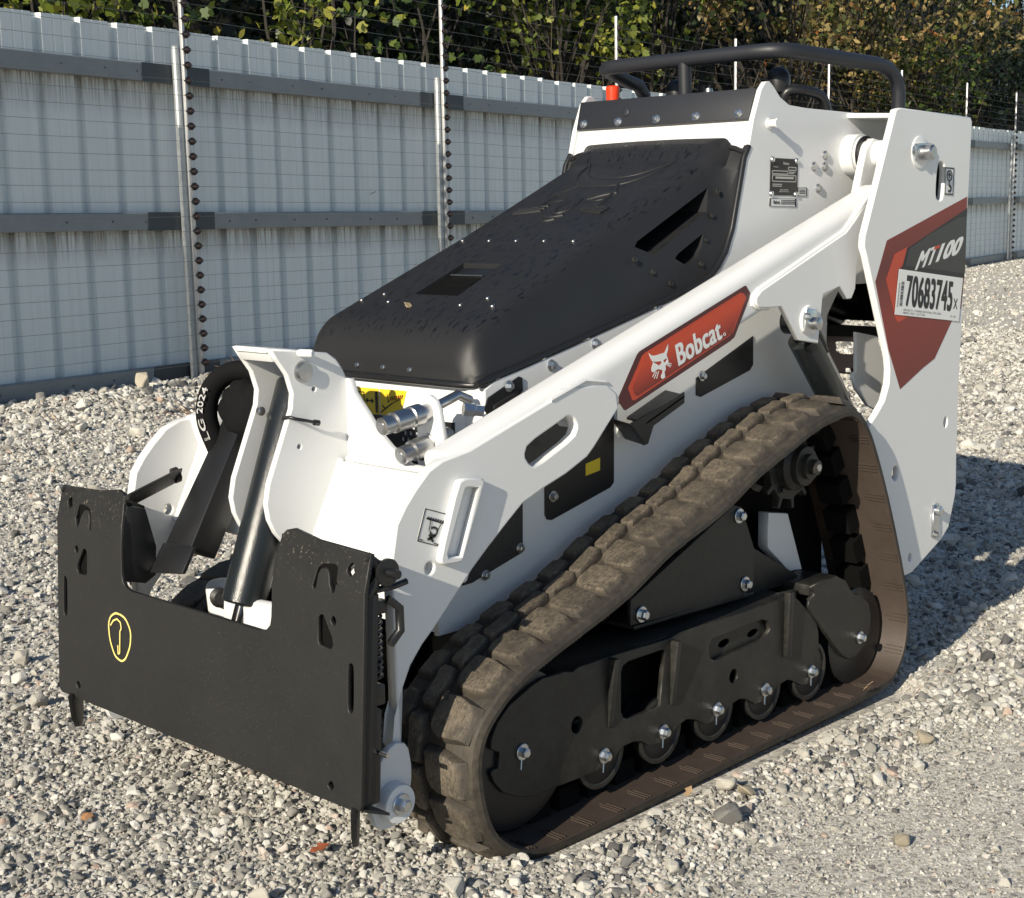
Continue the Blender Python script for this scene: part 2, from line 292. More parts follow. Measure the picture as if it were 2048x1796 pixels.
def fit_text(body, O, E, U, embed, bold=0.0, shear=0.0):
    """lettering stretched so that its box runs from O to E along the baseline and from O to U in height; embed maps (a, b) to a point"""
    me = text_mesh(body, bold, shear)
    if bold > .015:                                   # heavier strokes: copies of the outline shifted a little, each a hair proud of the last
        b_ = bmesh.new()
        for i, (sx, sy) in enumerate(((0, 0), (1, 0), (0, 1), (1, 1), (.5, .5))):
            k0 = len(b_.verts); b_.from_mesh(me); b_.verts.ensure_lookup_table()
            for v in b_.verts[k0:]: v.co += Vector((sx * bold * 1.6, sy * bold * .9, i * 1.0))
        b_.to_mesh(me); b_.free()
    n = len(me.vertices); co = np.empty(n * 3, np.float32); me.vertices.foreach_get('co', co); co = co.reshape(n, 3)
    mn = co.min(0); mx = co.max(0); u = (co[:, 0] - mn[0]) / (mx[0] - mn[0]); v = (co[:, 1] - mn[1]) / (mx[1] - mn[1])
    O = np.array(O); E = np.array(E); U = np.array(U)
    ab = O + u[:, None] * (E - O) + v[:, None] * (U - O)
    me.vertices.foreach_set('co', np.array([Vector(embed(a, b)) + Vector((0, .00012 * z, 0)) for (a, b), z in zip(ab, co[:, 2])], np.float32).ravel()); me.update()
    return me
def onY(y): return lambda a, b: (a, y, b)
def flat_mesh(name, outer, embed, holes=()):
    me = plate_mesh(name, outer, holes, 0.0006, 0.0)
    n = len(me.vertices); co = np.empty(n * 3, np.float32); me.vertices.foreach_get('co', co); co = co.reshape(n, 3)
    me.vertices.foreach_set('co', np.array([Vector(embed(a, b)) for a, b, c in co], np.float32).ravel() if False else np.array([embed(a, b) for a, b, c in co], np.float32).ravel()); me.update()
    return me
def sticker(name, outer, y, mat, parent, holes=(), t=0.0006):
    return obj(name, plate_mesh(name, outer, holes, t, 0.0, MY(y)), mat, parent)
def strip_poly(a, b, w):
    a = Vector(a); b = Vector(b); d = (b - a).normalized(); n = Vector((-d.y, d.x)) * w / 2
    return [tuple(a + n), tuple(b + n), tuple(b - n), tuple(a - n)]
def join_meshes(name, mes, mat):
    bm = bmesh.new()
    for m in mes: bm.from_mesh(m); bpy.data.meshes.remove(m)
    me = bpy.data.meshes.new(name); bm.to_mesh(me); bm.free(); me.materials.clear(); me.materials.append(mat)
    return me
# ---------------------------------------------------------------- materials
class N:
    def __init__(s, name):
        s.m = bpy.data.materials.new(name); s.m.use_nodes = True; s.t = s.m.node_tree; s.b = s.t.nodes['Principled BSDF']; s.co = None
    def n(s, typ, **kw):
        x = s.t.nodes.new(typ)
        for k, v in kw.items(): setattr(x, k, v)
        return x
    def L(s, a, b): s.t.links.new(a, b)
    def coord(s, kind='Object', scale=(1, 1, 1)):
        tc = s.n('ShaderNodeTexCoord'); mp = s.n('ShaderNodeMapping'); mp.inputs['Scale'].default_value = scale; s.L(tc.outputs[kind], mp.inputs[0]); return mp.outputs[0]
    def noise(s, scale, detail=4, rough=.55, co=None):
        x = s.n('ShaderNodeTexNoise'); x.inputs['Scale'].default_value = scale; x.inputs['Detail'].default_value = detail; x.inputs['Roughness'].default_value = rough
        if co is not None: s.L(co, x.inputs['Vector'])
        return x.outputs[0]
    def voro(s, scale, co=None, feature='F1', out='Distance'):
        x = s.n('ShaderNodeTexVoronoi'); x.feature = feature; x.inputs['Scale'].default_value = scale
        if co is not None: s.L(co, x.inputs['Vector'])
        return x.outputs[out]
    def ramp(s, f, stops, interp='LINEAR'):
        x = s.n('ShaderNodeValToRGB'); s.L(f, x.inputs[0]); cr = x.color_ramp; cr.interpolation = interp
        while len(cr.elements) < len(stops): cr.elements.new(0.5)
        for e, (p, c) in zip(cr.elements, stops):
            e.position = p; e.color = (c, c, c, 1) if not hasattr(c, '__len__') else (*c, 1)
        return x.outputs[0]
    def mix(s, f, a, b):
        x = s.n('ShaderNodeMix'); x.data_type = 'RGBA'
        for v, i in ((f, x.inputs[0]), (a, x.inputs[6]), (b, x.inputs[7])):
            if hasattr(v, 'links') or isinstance(v, bpy.types.NodeSocket): s.L(v, i)
            elif hasattr(v, '__len__'): i.default_value = (*v, 1)
            else: i.default_value = v
        return x.outputs[2]
    def math(s, op, a, b=0.0):
        x = s.n('ShaderNodeMath', operation=op)
        for v, i in ((a, x.inputs[0]), (b, x.inputs[1])):
            if isinstance(v, bpy.types.NodeSocket): s.L(v, i)
            else: i.default_value = v
        return x.outputs[0]
    def bump(s, h, strength=.3, dist=.002):
        x = s.n('ShaderNodeBump'); x.inputs['Strength'].default_value = strength; x.inputs['Distance'].default_value = dist; s.L(h, x.inputs['Height']); s.L(x.outputs[0], s.b.inputs['Normal'])
    def base(s, v):
        if isinstance(v, bpy.types.NodeSocket): s.L(v, s.b.inputs['Base Color'])
        else: s.b.inputs['Base Color'].default_value = (*v, 1)
    def rough(s, v):
        if isinstance(v, bpy.types.NodeSocket): s.L(v, s.b.inputs['Roughness'])
        else: s.b.inputs['Roughness'].default_value = v
    def metal(s, v): s.b.inputs['Metallic'].default_value = v
def plain(name, col, rough=.5, metal=0.0, var=.12, nscale=12, bumps=None):
    k = N(name); co = k.coord(); f = k.noise(nscale, 5, .6, co)
    lo = tuple(c * (1 - var) for c in col); hi = tuple(min(1, c * (1 + var)) for c in col)
    k.base(k.mix(f, lo, hi)); k.rough(rough); k.metal(metal)
    if bumps: k.bump(k.noise(bumps[0], 3, .5, co), bumps[1], bumps[2] if len(bumps) > 2 else .001)
    return k.m
def make_white():
    k = N('white_paint'); co = k.coord(); f = k.noise(3, 6, .6, co); g = k.noise(45, 5, .7, co)
    c = k.mix(k.ramp(f, [(.35, 0.0), (.75, .5)]), (.735, .745, .75), (.69, .695, .69))
    c = k.mix(k.ramp(g, [(.66, 0.0), (.78, .35)]), c, (.52, .50, .45))
    k.base(c); k.rough(.32); k.bump(k.noise(260, 2, .5, co), .07, .002)
    return k.m
WHITE = make_white()
def make_blackplate():
    k = N('black_powder_coat'); co = k.coord(); sp = k.voro(160, co); f = k.noise(6, 5, .65, co); w = k.noise(2.2, 3, .5, co)
    c = k.mix(f, (.014, .0142, .0145), (.023, .023, .023)); k.b.inputs['Specular IOR Level'].default_value = .35
    dust = k.math('MULTIPLY', k.ramp(sp, [(.04, .8), (.11, 0.0)]), k.ramp(w, [(.35, .2), (.65, 1.0)])); tc = k.n('ShaderNodeTexCoord'); sx = k.n('ShaderNodeSeparateXYZ'); k.L(tc.outputs['Object'], sx.inputs[0]); fl = k.noise(120, 4, .7, co); fm = k.math('MULTIPLY', k.ramp(fl, [(.60, 0.0), (.66, 1.0)]), k.ramp(k.math('MULTIPLY', k.math('SUBTRACT', sx.outputs['Z'], .545), 14.0), [(.0, 0.0), (.6, .45)])); dust = k.math('MAXIMUM', dust, fm)
    k.base(k.mix(dust, c, (.24, .205, .155))); k.rough(k.ramp(f, [(.3, .42), (.7, .56)])); k.bump(k.noise(350, 2, .5, co), .12, .0015)
    return k.m
BLACKPLATE = make_blackplate()
GREYPAINT = plain('dark_grey_gloss_paint', (.013, .016, .018), .24, 0, .15, 20, (420, .3, .002))
BLACK = plain('black_paint', (.013, .0135, .015), .36, 0, .25, 14, (300, .1, .0015))
SATIN = plain('charcoal_panel', (.017, .019, .025), .5, 0, .1, 9, (500, .05, .001))
def make_dusty(name, col, dust, lo, hi):
    k = N(name); co = k.coord(); f = k.noise(9, 6, .7, co); g = k.noise(48, 5, .7, co); h = k.noise(170, 3, .7, co)
    amt = k.ramp(k.math('ADD', k.math('MULTIPLY', f, .55), k.math('ADD', k.math('MULTIPLY', g, .3), k.math('MULTIPLY', h, .15))), [(lo, 0.0), (hi, .55)])
    k.b.inputs['Specular IOR Level'].default_value = .35; k.base(k.mix(amt, col, dust)); k.rough(k.ramp(amt, [(0, .38), (1, .8)])); k.bump(k.math('ADD', g, h), .2, .0015)
    return k.m
FRAMEBLACK = make_dusty('dusty_frame_paint', (.016, .0165, .016), (.080, .072, .058), .45, .69)
PLASTIC_RED = plain('orange_red_plastic', (.75, .05, .012), .35)
ZINC = plain('zinc_plating', (.62, .64, .66), .28, 1.0, .12, 60)
STEEL = plain('machined_steel', (.50, .50, .50), .33, 1.0, .15, 40, (300, .1, .001))
CHROME = plain('dark_chrome_rod', (.10, .10, .10), .16, .9, .1, 20)
RUBBERHOSE = plain('black_hose_rubber', (.010, .010, .011), .5, 0, .2, 40)
CLOTH = plain('black_hose_sleeve_fabric', (.008, .008, .009), .9, 0, .3, 60, (240, .5, .002))
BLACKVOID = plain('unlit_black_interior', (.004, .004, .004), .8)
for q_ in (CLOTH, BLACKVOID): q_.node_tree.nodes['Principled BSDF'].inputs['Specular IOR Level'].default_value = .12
MAROON = plain('maroon_paint', (.055, .012, .012), .5)
RED = plain('decal_red', (.50, .055, .022), .34, 0, .05)
DKRED = plain('decal_dark_red', (.19, .022, .015), .36, 0, .05)
MAROONDECAL = plain('decal_maroon', (.072, .010, .012), .36, 0, .05)
DGREY = plain('decal_charcoal', (.035, .035, .037), .36, 0, .05)
INK = plain('black_ink', (.012, .012, .014), .4, 0, .05)
PRINTW = plain('white_print', (.80, .80, .79), .4, 0, .03)
PALEDECAL = plain('pale_decal_print', (.70, .71, .71), .4, 0, .03)
YELLOWD = plain('yellow_decal', (.80, .58, .03), .4, 0, .05)
PAINTY = plain('yellow_paint_marker', (.75, .63, .20), .6, 0, .2, 60)
NYLON = plain('white_nylon_roller', (.78, .79, .80), .35)
def make_grad_red():
    k = N('decal_graded_red'); tc = k.n('ShaderNodeTexCoord'); sx = k.n('ShaderNodeSeparateXYZ'); k.L(tc.outputs['Object'], sx.inputs[0])
    # print fades from red to maroon across the band: distance below its upper edge line z = .9 - .33 x
    d = k.math('ADD', sx.outputs['Z'], k.math('MULTIPLY', sx.outputs['X'], .33)); f = k.math('DIVIDE', k.math('SUBTRACT', d, .815), .085)
    k.base(k.ramp(f, [(0.0, (.085, .012, .012)), (.45, (.36, .036, .018)), (.8, (.56, .060, .022))])); k.rough(.33)
    return k.m
GRADRED = make_grad_red()
def make_grad_deck():
    k = N('decal_graded_deck_red'); tc = k.n('ShaderNodeTexCoord'); sx = k.n('ShaderNodeSeparateXYZ'); k.L(tc.outputs['Object'], sx.inputs[0])
    f = k.math('DIVIDE', k.math('SUBTRACT', k.math('ADD', sx.outputs['Z'], k.math('MULTIPLY', sx.outputs['X'], .15)), .63), .45)
    k.base(k.ramp(f, [(0.0, (.17, .022, .016)), (.4, (.24, .028, .018)), (.65, (.12, .015, .014)), (1.0, (.26, .03, .02))])); k.rough(.36)
    return k.m
DECKRED = make_grad_deck()
def make_hood():
    k = N('moulded_black_plastic'); co = k.coord(scale=(38, 150, 38)); st = k.noise(1.0, 3, .6, co); co2 = k.coord(); f = k.noise(5, 3, .5, co2); gate = k.noise(2.6, 2, .5, co2)
    geo = k.n('ShaderNodeNewGeometry'); sx = k.n('ShaderNodeSeparateXYZ'); k.L(geo.outputs['Normal'], sx.inputs[0])
    wet = k.math('MULTIPLY', k.ramp(st, [(.58, 0.0), (.63, .85)]), k.ramp(k.math('MULTIPLY', sx.outputs['Z'], k.math('ADD', gate, .45)), [(.42, 0.0), (.75, 1.0)]))
    c = k.mix(f, (.013, .0135, .0155), (.020, .0205, .022)); k.b.inputs['Specular IOR Level'].default_value = .4
    k.base(k.mix(wet, c, (.004, .004, .0055))); k.rough(k.math('SUBTRACT', .5, k.math('MULTIPLY', wet, .2)))
    k.bump(k.noise(420, 2, .5, co2), .14, .0012)
    return k.m
HOOD = make_hood()
def make_rubber(name, dusty):
    k = N(name); co = k.coord(); f = k.noise(7, 6, .7, co); g = k.noise(55, 5, .7, co); st = k.coord(scale=(30, 160, 30)); s = k.noise(1.0, 4, .6, st)
    amt = k.math('MULTIPLY', k.math('ADD', k.ramp(f, [(.3, .25), (.7, 1.0)]), 0.0), k.ramp(k.math('ADD', k.math('MULTIPLY', g, .6), k.math('MULTIPLY', s, .4)), [(.38, .25), (.62, 1.0)]))
    amt = k.math('MULTIPLY', amt, dusty)
    k.base(k.mix(amt, (.016, .014, .0125), (.30, .245, .175))); k.rough(k.ramp(g, [(.3, .55), (.7, .85)])); k.bump(k.math('ADD', g, s), .35, .002)
    return k.m
RUBBER = make_rubber('track_rubber', .22)
def make_lug():
    k = N('dusty_lug_rubber'); tc = k.n('ShaderNodeTexCoord'); co = tc.outputs['Object']; sx = k.n('ShaderNodeSeparateXYZ'); k.L(co, sx.inputs[0]); oi = k.n('ShaderNodeObjectInfo')
    va = k.n('ShaderNodeVectorMath', operation='ADD'); k.L(co, va.inputs[0]); cv = k.n('ShaderNodeCombineXYZ'); k.L(k.math('MULTIPLY', oi.outputs['Random'], 7.0), cv.inputs[0]); k.L(k.math('MULTIPLY', oi.outputs['Random'], 3.0), cv.inputs[1]); k.L(cv.outputs[0], va.inputs[1]); co = va.outputs[0]
    mp = k.n('ShaderNodeMapping'); mp.inputs['Scale'].default_value = (60, 330, 60); k.L(co, mp.inputs[0]); s = k.noise(1.0, 4, .65, mp.outputs[0]); f = k.noise(24, 5, .7, co); g = k.noise(130, 4, .75, co)
    topf = k.ramp(k.math('DIVIDE', sx.outputs['Z'], .0155), [(.25, .16), (.65, .5), (.90, 1.0)])
    amt = k.math('MULTIPLY', topf, k.math('MULTIPLY', k.ramp(f, [(.34, .30), (.58, 1.0)]), k.ramp(k.math('ADD', k.math('MULTIPLY', g, .55), k.math('MULTIPLY', s, .45)), [(.40, .18), (.56, 1.0)])))
    ocs = k.n('ShaderNodeSeparateColor'); k.L(oi.outputs['Color'], ocs.inputs[0]); amt = k.math('MULTIPLY', amt, ocs.outputs[0])
    k.base(k.mix(amt, k.mix(f, (.016, .0145, .0135), (.050, .040, .031)), (.58, .475, .335))); k.rough(k.ramp(g, [(.3, .5), (.7, .85)])); k.bump(k.math('ADD', g, s), .45, .003)
    return k.m
LUGTOP = make_lug()
BELTIN = plain('brown_inner_rubber', (.050, .036, .028), .62, 0, .35, 18, (120, .2, .002))
def make_vent():
    k = N('perforated_black_steel'); v = k.voro(330, k.coord()); k.base(k.ramp(v, [(.28, .002), (.4, .03)])); k.rough(.45)
    return k.m
VENT = make_vent()
GALV = plain('galvanised_steel', (.34, .36, .37), .42, .4, .4, 22, (60, .1, .002))
def make_sheet():
    k = N('galvalume_sheet'); tc = k.n('ShaderNodeTexCoord'); sx = k.n('ShaderNodeSeparateXYZ'); k.L(tc.outputs['Object'], sx.inputs[0])
    mp = k.n('ShaderNodeMapping'); mp.inputs['Scale'].default_value = (26, 26, 1.2); k.L(tc.outputs['Object'], mp.inputs[0])
    run = k.noise(1.0, 5, .65, mp.outputs[0]); c = k.mix(k.ramp(run, [(.3, 0.0), (.7, 1.0)]), (.66, .71, .72), (.74, .785, .79))
    mp2 = k.n('ShaderNodeMapping'); mp2.inputs['Scale'].default_value = (55, 55, 2.5); k.L(tc.outputs['Object'], mp2.inputs[0]); drip = k.noise(1.0, 4, .6, mp2.outputs[0])
    def below(z0, ln):  # drip stains that start under a rail and run down
        return k.math('MULTIPLY', k.ramp(k.math('DIVIDE', k.math('SUBTRACT', z0, sx.outputs['Z']), ln), [(0.0, 0.0), (.01, 1.0), (.40, .6), (1.0, 0.0)]), 1.0)
    st = k.math('MAXIMUM', below(2.115, .26), below(1.145, .22)); st = k.math('MULTIPLY', st, k.ramp(drip, [(.36, .12), (.62, 1.0)]))
    k.base(k.mix(st, c, (.17, .135, .09))); k.rough(.42); k.metal(.0)
    return k.m
SHEET = make_sheet()
GIRT = plain('weathered_grey_girt', (.23, .25, .265), .5, .3, .18, 8)
GIRTDARK = plain('dark_lap_plate', (.055, .066, .078), .5, .3, .15, 8)
POLEW = plain('pale_aluminium_pole', (.50, .50, .50), .4, .3, .12, 20)
INSUL = plain('dark_brown_insulator', (.028, .018, .018), .35, 0, .2, 40)
WIRE = plain('fence_wire', (.20, .21, .20), .5, .5, .15, 30)
BARK = plain('tree_bark', (.036, .031, .025), .9, 0, .4, 14, (30, .6, .01))
TWIG = plain('bare_twig_bark', (.10, .078, .055), .9, 0, .35, 14)
def make_leaf(name, stops):
    k = N(name); a = k.n('ShaderNodeAttribute'); a.attribute_name = 'tone'; c = k.ramp(a.outputs['Fac'], stops); k.base(c); k.rough(.5)
    tr = k.n('ShaderNodeBsdfTranslucent'); k.L(c, tr.inputs[0]); ms = k.n('ShaderNodeMixShader'); ms.inputs[0].default_value = .28
    out = k.t.nodes['Material Output']; k.L(k.b.outputs[0], ms.inputs[1]); k.L(tr.outputs[0], ms.inputs[2]); k.L(ms.outputs[0], out.inputs[0])
    return k.m
LEAF_GREEN = make_leaf('green_leaf', [(0, (.022, .042, .012)), (.5, (.07, .115, .022)), (.85, (.20, .24, .035)), (1, (.36, .30, .05))])
LEAF_SHADE = make_leaf('shaded_green_leaf', [(0, (.006, .012, .006)), (.6, (.014, .028, .011)), (1, (.035, .055, .016))])  # the shade of the deep wood is put into this leaf colour
LEAF_YEL = make_leaf('yellow_green_leaf', [(0, (.07, .10, .018)), (.5, (.17, .215, .03)), (1, (.40, .37, .07))])
LEAF_BROWN = make_leaf('autumn_brown_leaf', [(0, (.03, .045, .014)), (.34, (.10, .115, .03)), (.58, (.27, .20, .075)), (.82, (.44, .33, .13)), (1, (.42, .17, .05))])
def make_gravel_ground():
    k = N('fine_gravel'); co = k.coord()
    v1 = k.voro(95, co, out='Color'); d1 = k.voro(95, co); v2 = k.voro(260, co, out='Color'); d2 = k.voro(260, co); big = k.noise(.9, 4, .6, co); mid = k.noise(9, 5, .65, co)
    s1 = k.n('ShaderNodeSeparateColor'); k.L(v1, s1.inputs[0]); s2 = k.n('ShaderNodeSeparateColor'); k.L(v2, s2.inputs[0])
    st = [(0, (.09, .087, .085)), (.12, (.22, .21, .19)), (.35, (.48, .45, .395)), (.75, (.66, .62, .54)), (1, (.80, .77, .69))]
    a = k.ramp(s1.outputs[0], st); b = k.ramp(s2.outputs[0], st); c = k.mix(k.ramp(mid, [(.4, 0.0), (.6, 1.0)]), a, b)
    c = k.mix(k.ramp(big, [(.45, 0.0), (.75, .3)]), c, (.60, .555, .475)); k.base(c); k.rough(.9)
    h = k.math('ADD', k.math('MULTIPLY', d1, -1.0), k.math('MULTIPLY', d2, -.45)); k.bump(h, .4, .003)
    return k.m
GRAVELG = make_gravel_ground()
def make_stone(name, inst=True, fixed=None):
    k = N(name); co = k.coord(); f = k.noise(28, 5, .7, co)
    if fixed is None:
        a = k.n('ShaderNodeAttribute'); a.attribute_name = 'tone'; a.attribute_type = 'INSTANCER'
        c = k.ramp(a.outputs['Fac'], [(0, (.045, .045, .05)), (.14, (.11, .11, .115)), (.27, (.24, .235, .22)), (.45, (.44, .42, .375)), (.66, (.62, .595, .53)), (.96, (.80, .785, .74)), (1, (.40, .19, .09))])
    else: c = k.mix(0.0, fixed, fixed)
    k.base(k.mix(k.ramp(f, [(.35, 0.0), (.75, .55)]), c, (.17, .155, .13))); k.rough(.88); k.bump(f, .5, .006)
    return k.m
STONE = make_stone('gravel_stone')
SOIL = plain('leaf_litter_soil', (.030, .026, .016), .95, 0, .5, 6, (20, .8, .03))
# ================================================================ the compact track loader
# machine frame: +X forward, +Y its left side, Z up
ROOT = empty('compact_track_loader')
tag(ROOT, 'white stand-on compact track loader with black hood parked on the gravel', 'track loader')
# ---------------------------------------------------------------- tracks
prof = [Vector((a, b, 0)) for a, b in D['profile']]
dense = catmull(prof, 12, True)
def resample(pts, n):
    P = pts + [pts[0]]; d = [0.0]
    for a, b in zip(P, P[1:]): d.append(d[-1] + (b - a).length)
    out = []; j = 0
    for i in range(n):
        s = d[-1] * i / n
        while d[j + 1] < s: j += 1
        out.append(P[j].lerp(P[j + 1], (s - d[j]) / max(1e-9, d[j + 1] - d[j])))
    return out, d[-1]
NP = 43
ring, PER = resample(dense, NP * 6)
for _ in range(3): ring = [(ring[i - 1] + ring[i] * 2 + ring[(i + 1) % len(ring)]) / 4 for i in range(len(ring))]
def frame_at(i):
    n = len(ring); t = (ring[(i + 1) % n] - ring[i - 1]).normalized(); return ring[i], t, Vector((t.y, -t.x, 0))
bm = bmesh.new(); sec = [(-.007, .310), (.010, .302), (.017, .310), (.018, .515), (.014, .524), (.004, .530), (-.005, .530), (-.008, .522), (-.008, .462), (-.012, .452), (-.012, .375)]
rings = []
for i in range(len(ring)):
    p, t, nn = frame_at(i); rings.append([bm.verts.new((p.x + nn.x * h, y, p.y + nn.y * h)) for h, y in sec])
for i in range(len(rings)):
    a = rings[i]; b = rings[(i + 1) % len(rings)]
    for k in range(len(sec)):
        fc = bm.faces.new((a[k], b[k], b[(k + 1) % len(sec)], a[(k + 1) % len(sec)])); fc.material_index = 1 if k >= 6 else 0
def local_M(i, off=0.018, s=0.0):
    p, t, nn = frame_at(i % len(ring)); o = p + nn * off + t * s
    return Matrix(((t.x, 0, nn.x, o.x), (0, 1, 0, 0), (t.y, 0, nn.y, o.y), (0, 0, 0, 1)))
for k in range(NP):                                   # guide blocks and moulded rib marks on the inner face
    M = local_M(k * 6 + 2, -.012); b0 = len(bm.verts); box_bm(bm, (-.030, .372, -.046), (.030, .440, 0), M)
    for q in (-.009, 0, .009):
        M = local_M(k * 6 + 4, -.008); box_bm(bm, (q - .0014, .470 + abs(q), -.0022), (q + .0014, .526, .001), M)
bmesh.ops.recalc_face_normals(bm, faces=bm.faces)
me = from_bm('rubber_track', bm, 30); me.materials.append(RUBBER); me.materials.append(BELTIN); me.materials.append(BLACKVOID)
fi = np.zeros(len(me.polygons), np.int32); me.polygons.foreach_get('material_index', fi); fi[len(ring) * len(sec):] = 1; ex = fi[len(ring) * len(sec):].reshape(NP, 24); ex[:, :6] = 2; me.polygons.foreach_set('material_index', fi)  # guide blocks near-black: shade under the belt put into their colour
track = obj('rubber_track', me, None, ROOT)
def lug_mesh(top, base, h, sipes=False):
    bm = bmesh.new(); a = [bm.verts.new((x, y, -.002)) for x, y in base]; m_ = [bm.verts.new((x * .93 + bx * .07, y * .86 + by * .14, h * .84)) for (x, y), (bx, by) in zip(top, base)]
    cx = sum(p[0] for p in top) / len(top); cy = sum(p[1] for p in top) / len(top)
    b = [bm.verts.new((cx + (x - cx) * .9, cy + (y - cy) * .93, h)) for x, y in top]; n = len(a)
    for p, q in ((a, m_), (m_, b)):
        for i in range(n): bm.faces.new((p[i], p[(i + 1) % n], q[(i + 1) % n], q[i]))
    bm.faces.new(b)
    if sipes:
        bars = []
        for q in (-.016, .002):
            bars.append(q)
        for q in []:
            vs = [bm.verts.new(c) for c in ((q - .0012, .498, h * .93), (q + .0012, .498, h * .93), (q + .0022, .514, .0042), (q - .0002, .514, .0042), (q, .498, h - .006), (q, .512, -.001))]
            bm.faces.new((vs[0], vs[1], vs[2], vs[3])); bm.faces.new((vs[1], vs[4], vs[5], vs[2])); bm.faces.new((vs[0], vs[3], vs[5], vs[4]))
    if sipes:
        for q in bars:
            dr = Vector((.0015, .013, -.0105)); u_ = Vector((1, 0, 0)); w_ = dr.cross(u_).normalized(); w_ = w_ if w_.z > 0 else -w_; p_ = Vector((q, .5025, h * .90))
            cs = [p_ + dr * a + u_ * b * .0011 + w_ * c * .0016 for a in (0, 1) for b in (-1, 1) for c in (-1, 1)]; vv = [bm.verts.new(c) for c in cs]
            for f_ in ((0, 1, 3, 2), (4, 6, 7, 5), (0, 4, 5, 1), (2, 3, 7, 6), (0, 2, 6, 4), (1, 5, 7, 3)): bm.faces.new([vv[i] for i in f_])
    bmesh.ops.recalc_face_normals(bm, faces=bm.faces)
    return from_bm('lug', bm, 28)
def grow(poly, g, ymax=None):
    cx = sum(p[0] for p in poly) / len(poly); cy = sum(p[1] for p in poly) / len(poly); out = []
    for x, y in poly:
        d = Vector((x - cx, y - cy)); d = d * ((d.length + g) / d.length); out.append((cx + d.x, min(cy + d.y, ymax or 9)))
    return out
top_o = [(-.040, .474), (-.037, .502), (.014, .502), (.031, .489), (.039, .464), (.039, .424), (.034, .418), (-.014, .418), (-.032, .428), (-.040, .446)]
base_o = [(x * 1.05, .517) if y > .48 else (x * 1.16, y - .006) for x, y in top_o]
top_c = [(-.042, .384), (-.036, .376), (.012, .374), (.034, .368), (.044, .374), (.042, .398), (.020, .404), (-.034, .406), (-.042, .400)]
top_i = [(x, .812 - y if False else .822 - y) for x, y in top_o][::-1]; top_i = [(x, y) for x, y in [(-.032, .322), (.020, .320), (.030, .335), (.028, .354), (-.008, .358), (-.030, .350)]]
LUGS = [(lug_mesh(top_o, base_o, .015, False), 3), (lug_mesh(top_c, grow(top_c, .006), .017), 0), (lug_mesh(top_i, grow(top_i, .008), .015), 3)]
for lm, sh in LUGS:
    lm.materials.append(LUGTOP)
    for k in range(NP):
        o = obj('lug', lm, None, track); o.matrix_local = local_M(k * 6 + sh) @ Matrix.Diagonal((1, 1, random.uniform(.92, 1.06), 1)); zz = o.matrix_local.translation; dd = (1.6 if zz.z > .40 else .5 if zz.z > .33 else .24) * random.uniform(.7, 1.15) * (1.0 if zz.x < .2 else .8); o.color = (dd, dd, dd, 1)
# ---------------------------------------------------------------- track frame, rollers, idlers, sprocket
YF = .475
prism('track_shade_sheet', [(.20, .300, .13), (.20, .300, .33), (-.10, .300, .44), (-.35, .300, .56), (-.88, .300, .60), (-.90, .300, .13)], (0, -.012, 0), BLACKVOID, ROOT)  # black sheet added to stand in for the shade inside the track loop
fr = yplate('track_frame', D['frame'], YF, .012, FRAMEBLACK, ROOT, [D['f_win'], ellipse((.276, .184), .0165, .0175), ellipse((-.257, .161), .016, .0165), D['f_rec']], .0015)
yplate('recess_plate', grow(D['f_rec'], .02), YF - .014, .006, FRAMEBLACK, fr, [ellipse(c, .021, .0085, 16, -.05) for c in D['f_slots']])
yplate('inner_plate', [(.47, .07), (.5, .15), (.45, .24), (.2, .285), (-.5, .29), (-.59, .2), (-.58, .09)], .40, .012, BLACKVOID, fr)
prism('top_plate', [(.40, .335, .296), (.40, .462, .296), (-.49, .462, .304), (-.49, .335, .304)], (0, 0, -.008), FRAMEBLACK, fr, .001)
def rib(x, z0, z1, d0, d1, w):
    prism('rib', [(x + w / 2, YF, z0), (x + w / 2, YF + d0, z0 + .004), (x + w / 2, YF + d1, z1), (x + w / 2, YF, z1)], (-w, 0, 0), FRAMEBLACK, fr, .0012)
rib(.175, .152, .300, .004, .020, .014); rib(-.030, .150, .294, .006, .022, .013); rib(-.463, .160, .318, .012, .016, .018)
prism('rear_wing', [(-.475, YF - .03, .305), (-.555, YF - .032, .300), (-.56, YF - .032, .150), (-.475, YF - .02, .160)], (0, -.010, 0), FRAMEBLACK, fr, .001)
for i, c in enumerate(D['f_bolts']):
    bolt((c[0], YF + .001, c[1]), (0, 1, 0), .0165, fr)
    tube('lock_tab', [(c[0] + .004, YF + .003, c[1] - .014), (c[0] + .009, YF + .006, c[1] - .032)], .0016, ZINC, fr, 6)
ar = yplate('rear_idler_bracket', D['f_rear'], .48, .012, FRAMEBLACK, ROOT)
bolt((D['f_rear_bolt'][0][0], .481, D['f_rear_bolt'][0][1]), (0, 1, 0), .0165, ar)
box('bracket_web', (-.70, .36, .285), (-.57, .468, .312), FRAMEBLACK, ar, .003)
uf = yplate('upper_frame_plate', D['f_up'], .42, .010, FRAMEBLACK, ROOT)
for c in D['f_up_bolts']: bolt((c[0], .421, c[1]), (0, 1, 0), .018, uf)
prism('upper_frame_flange', [(.03, .33, .325), (.03, .42, .325), (-.41, .42, .318), (-.41, .33, .318)], (0, 0, -.008), FRAMEBLACK, uf, .001)
prism('diagonal_brace', [(-.33, .395, .52), (-.41, .395, .43), (-.66, .395, .30), (-.42, .395, .30)], (0, -.01, 0), FRAMEBLACK, uf, .001)
RIM = plain('worn_roller_rim', (.045, .043, .04), .32, .3, .5, 40)
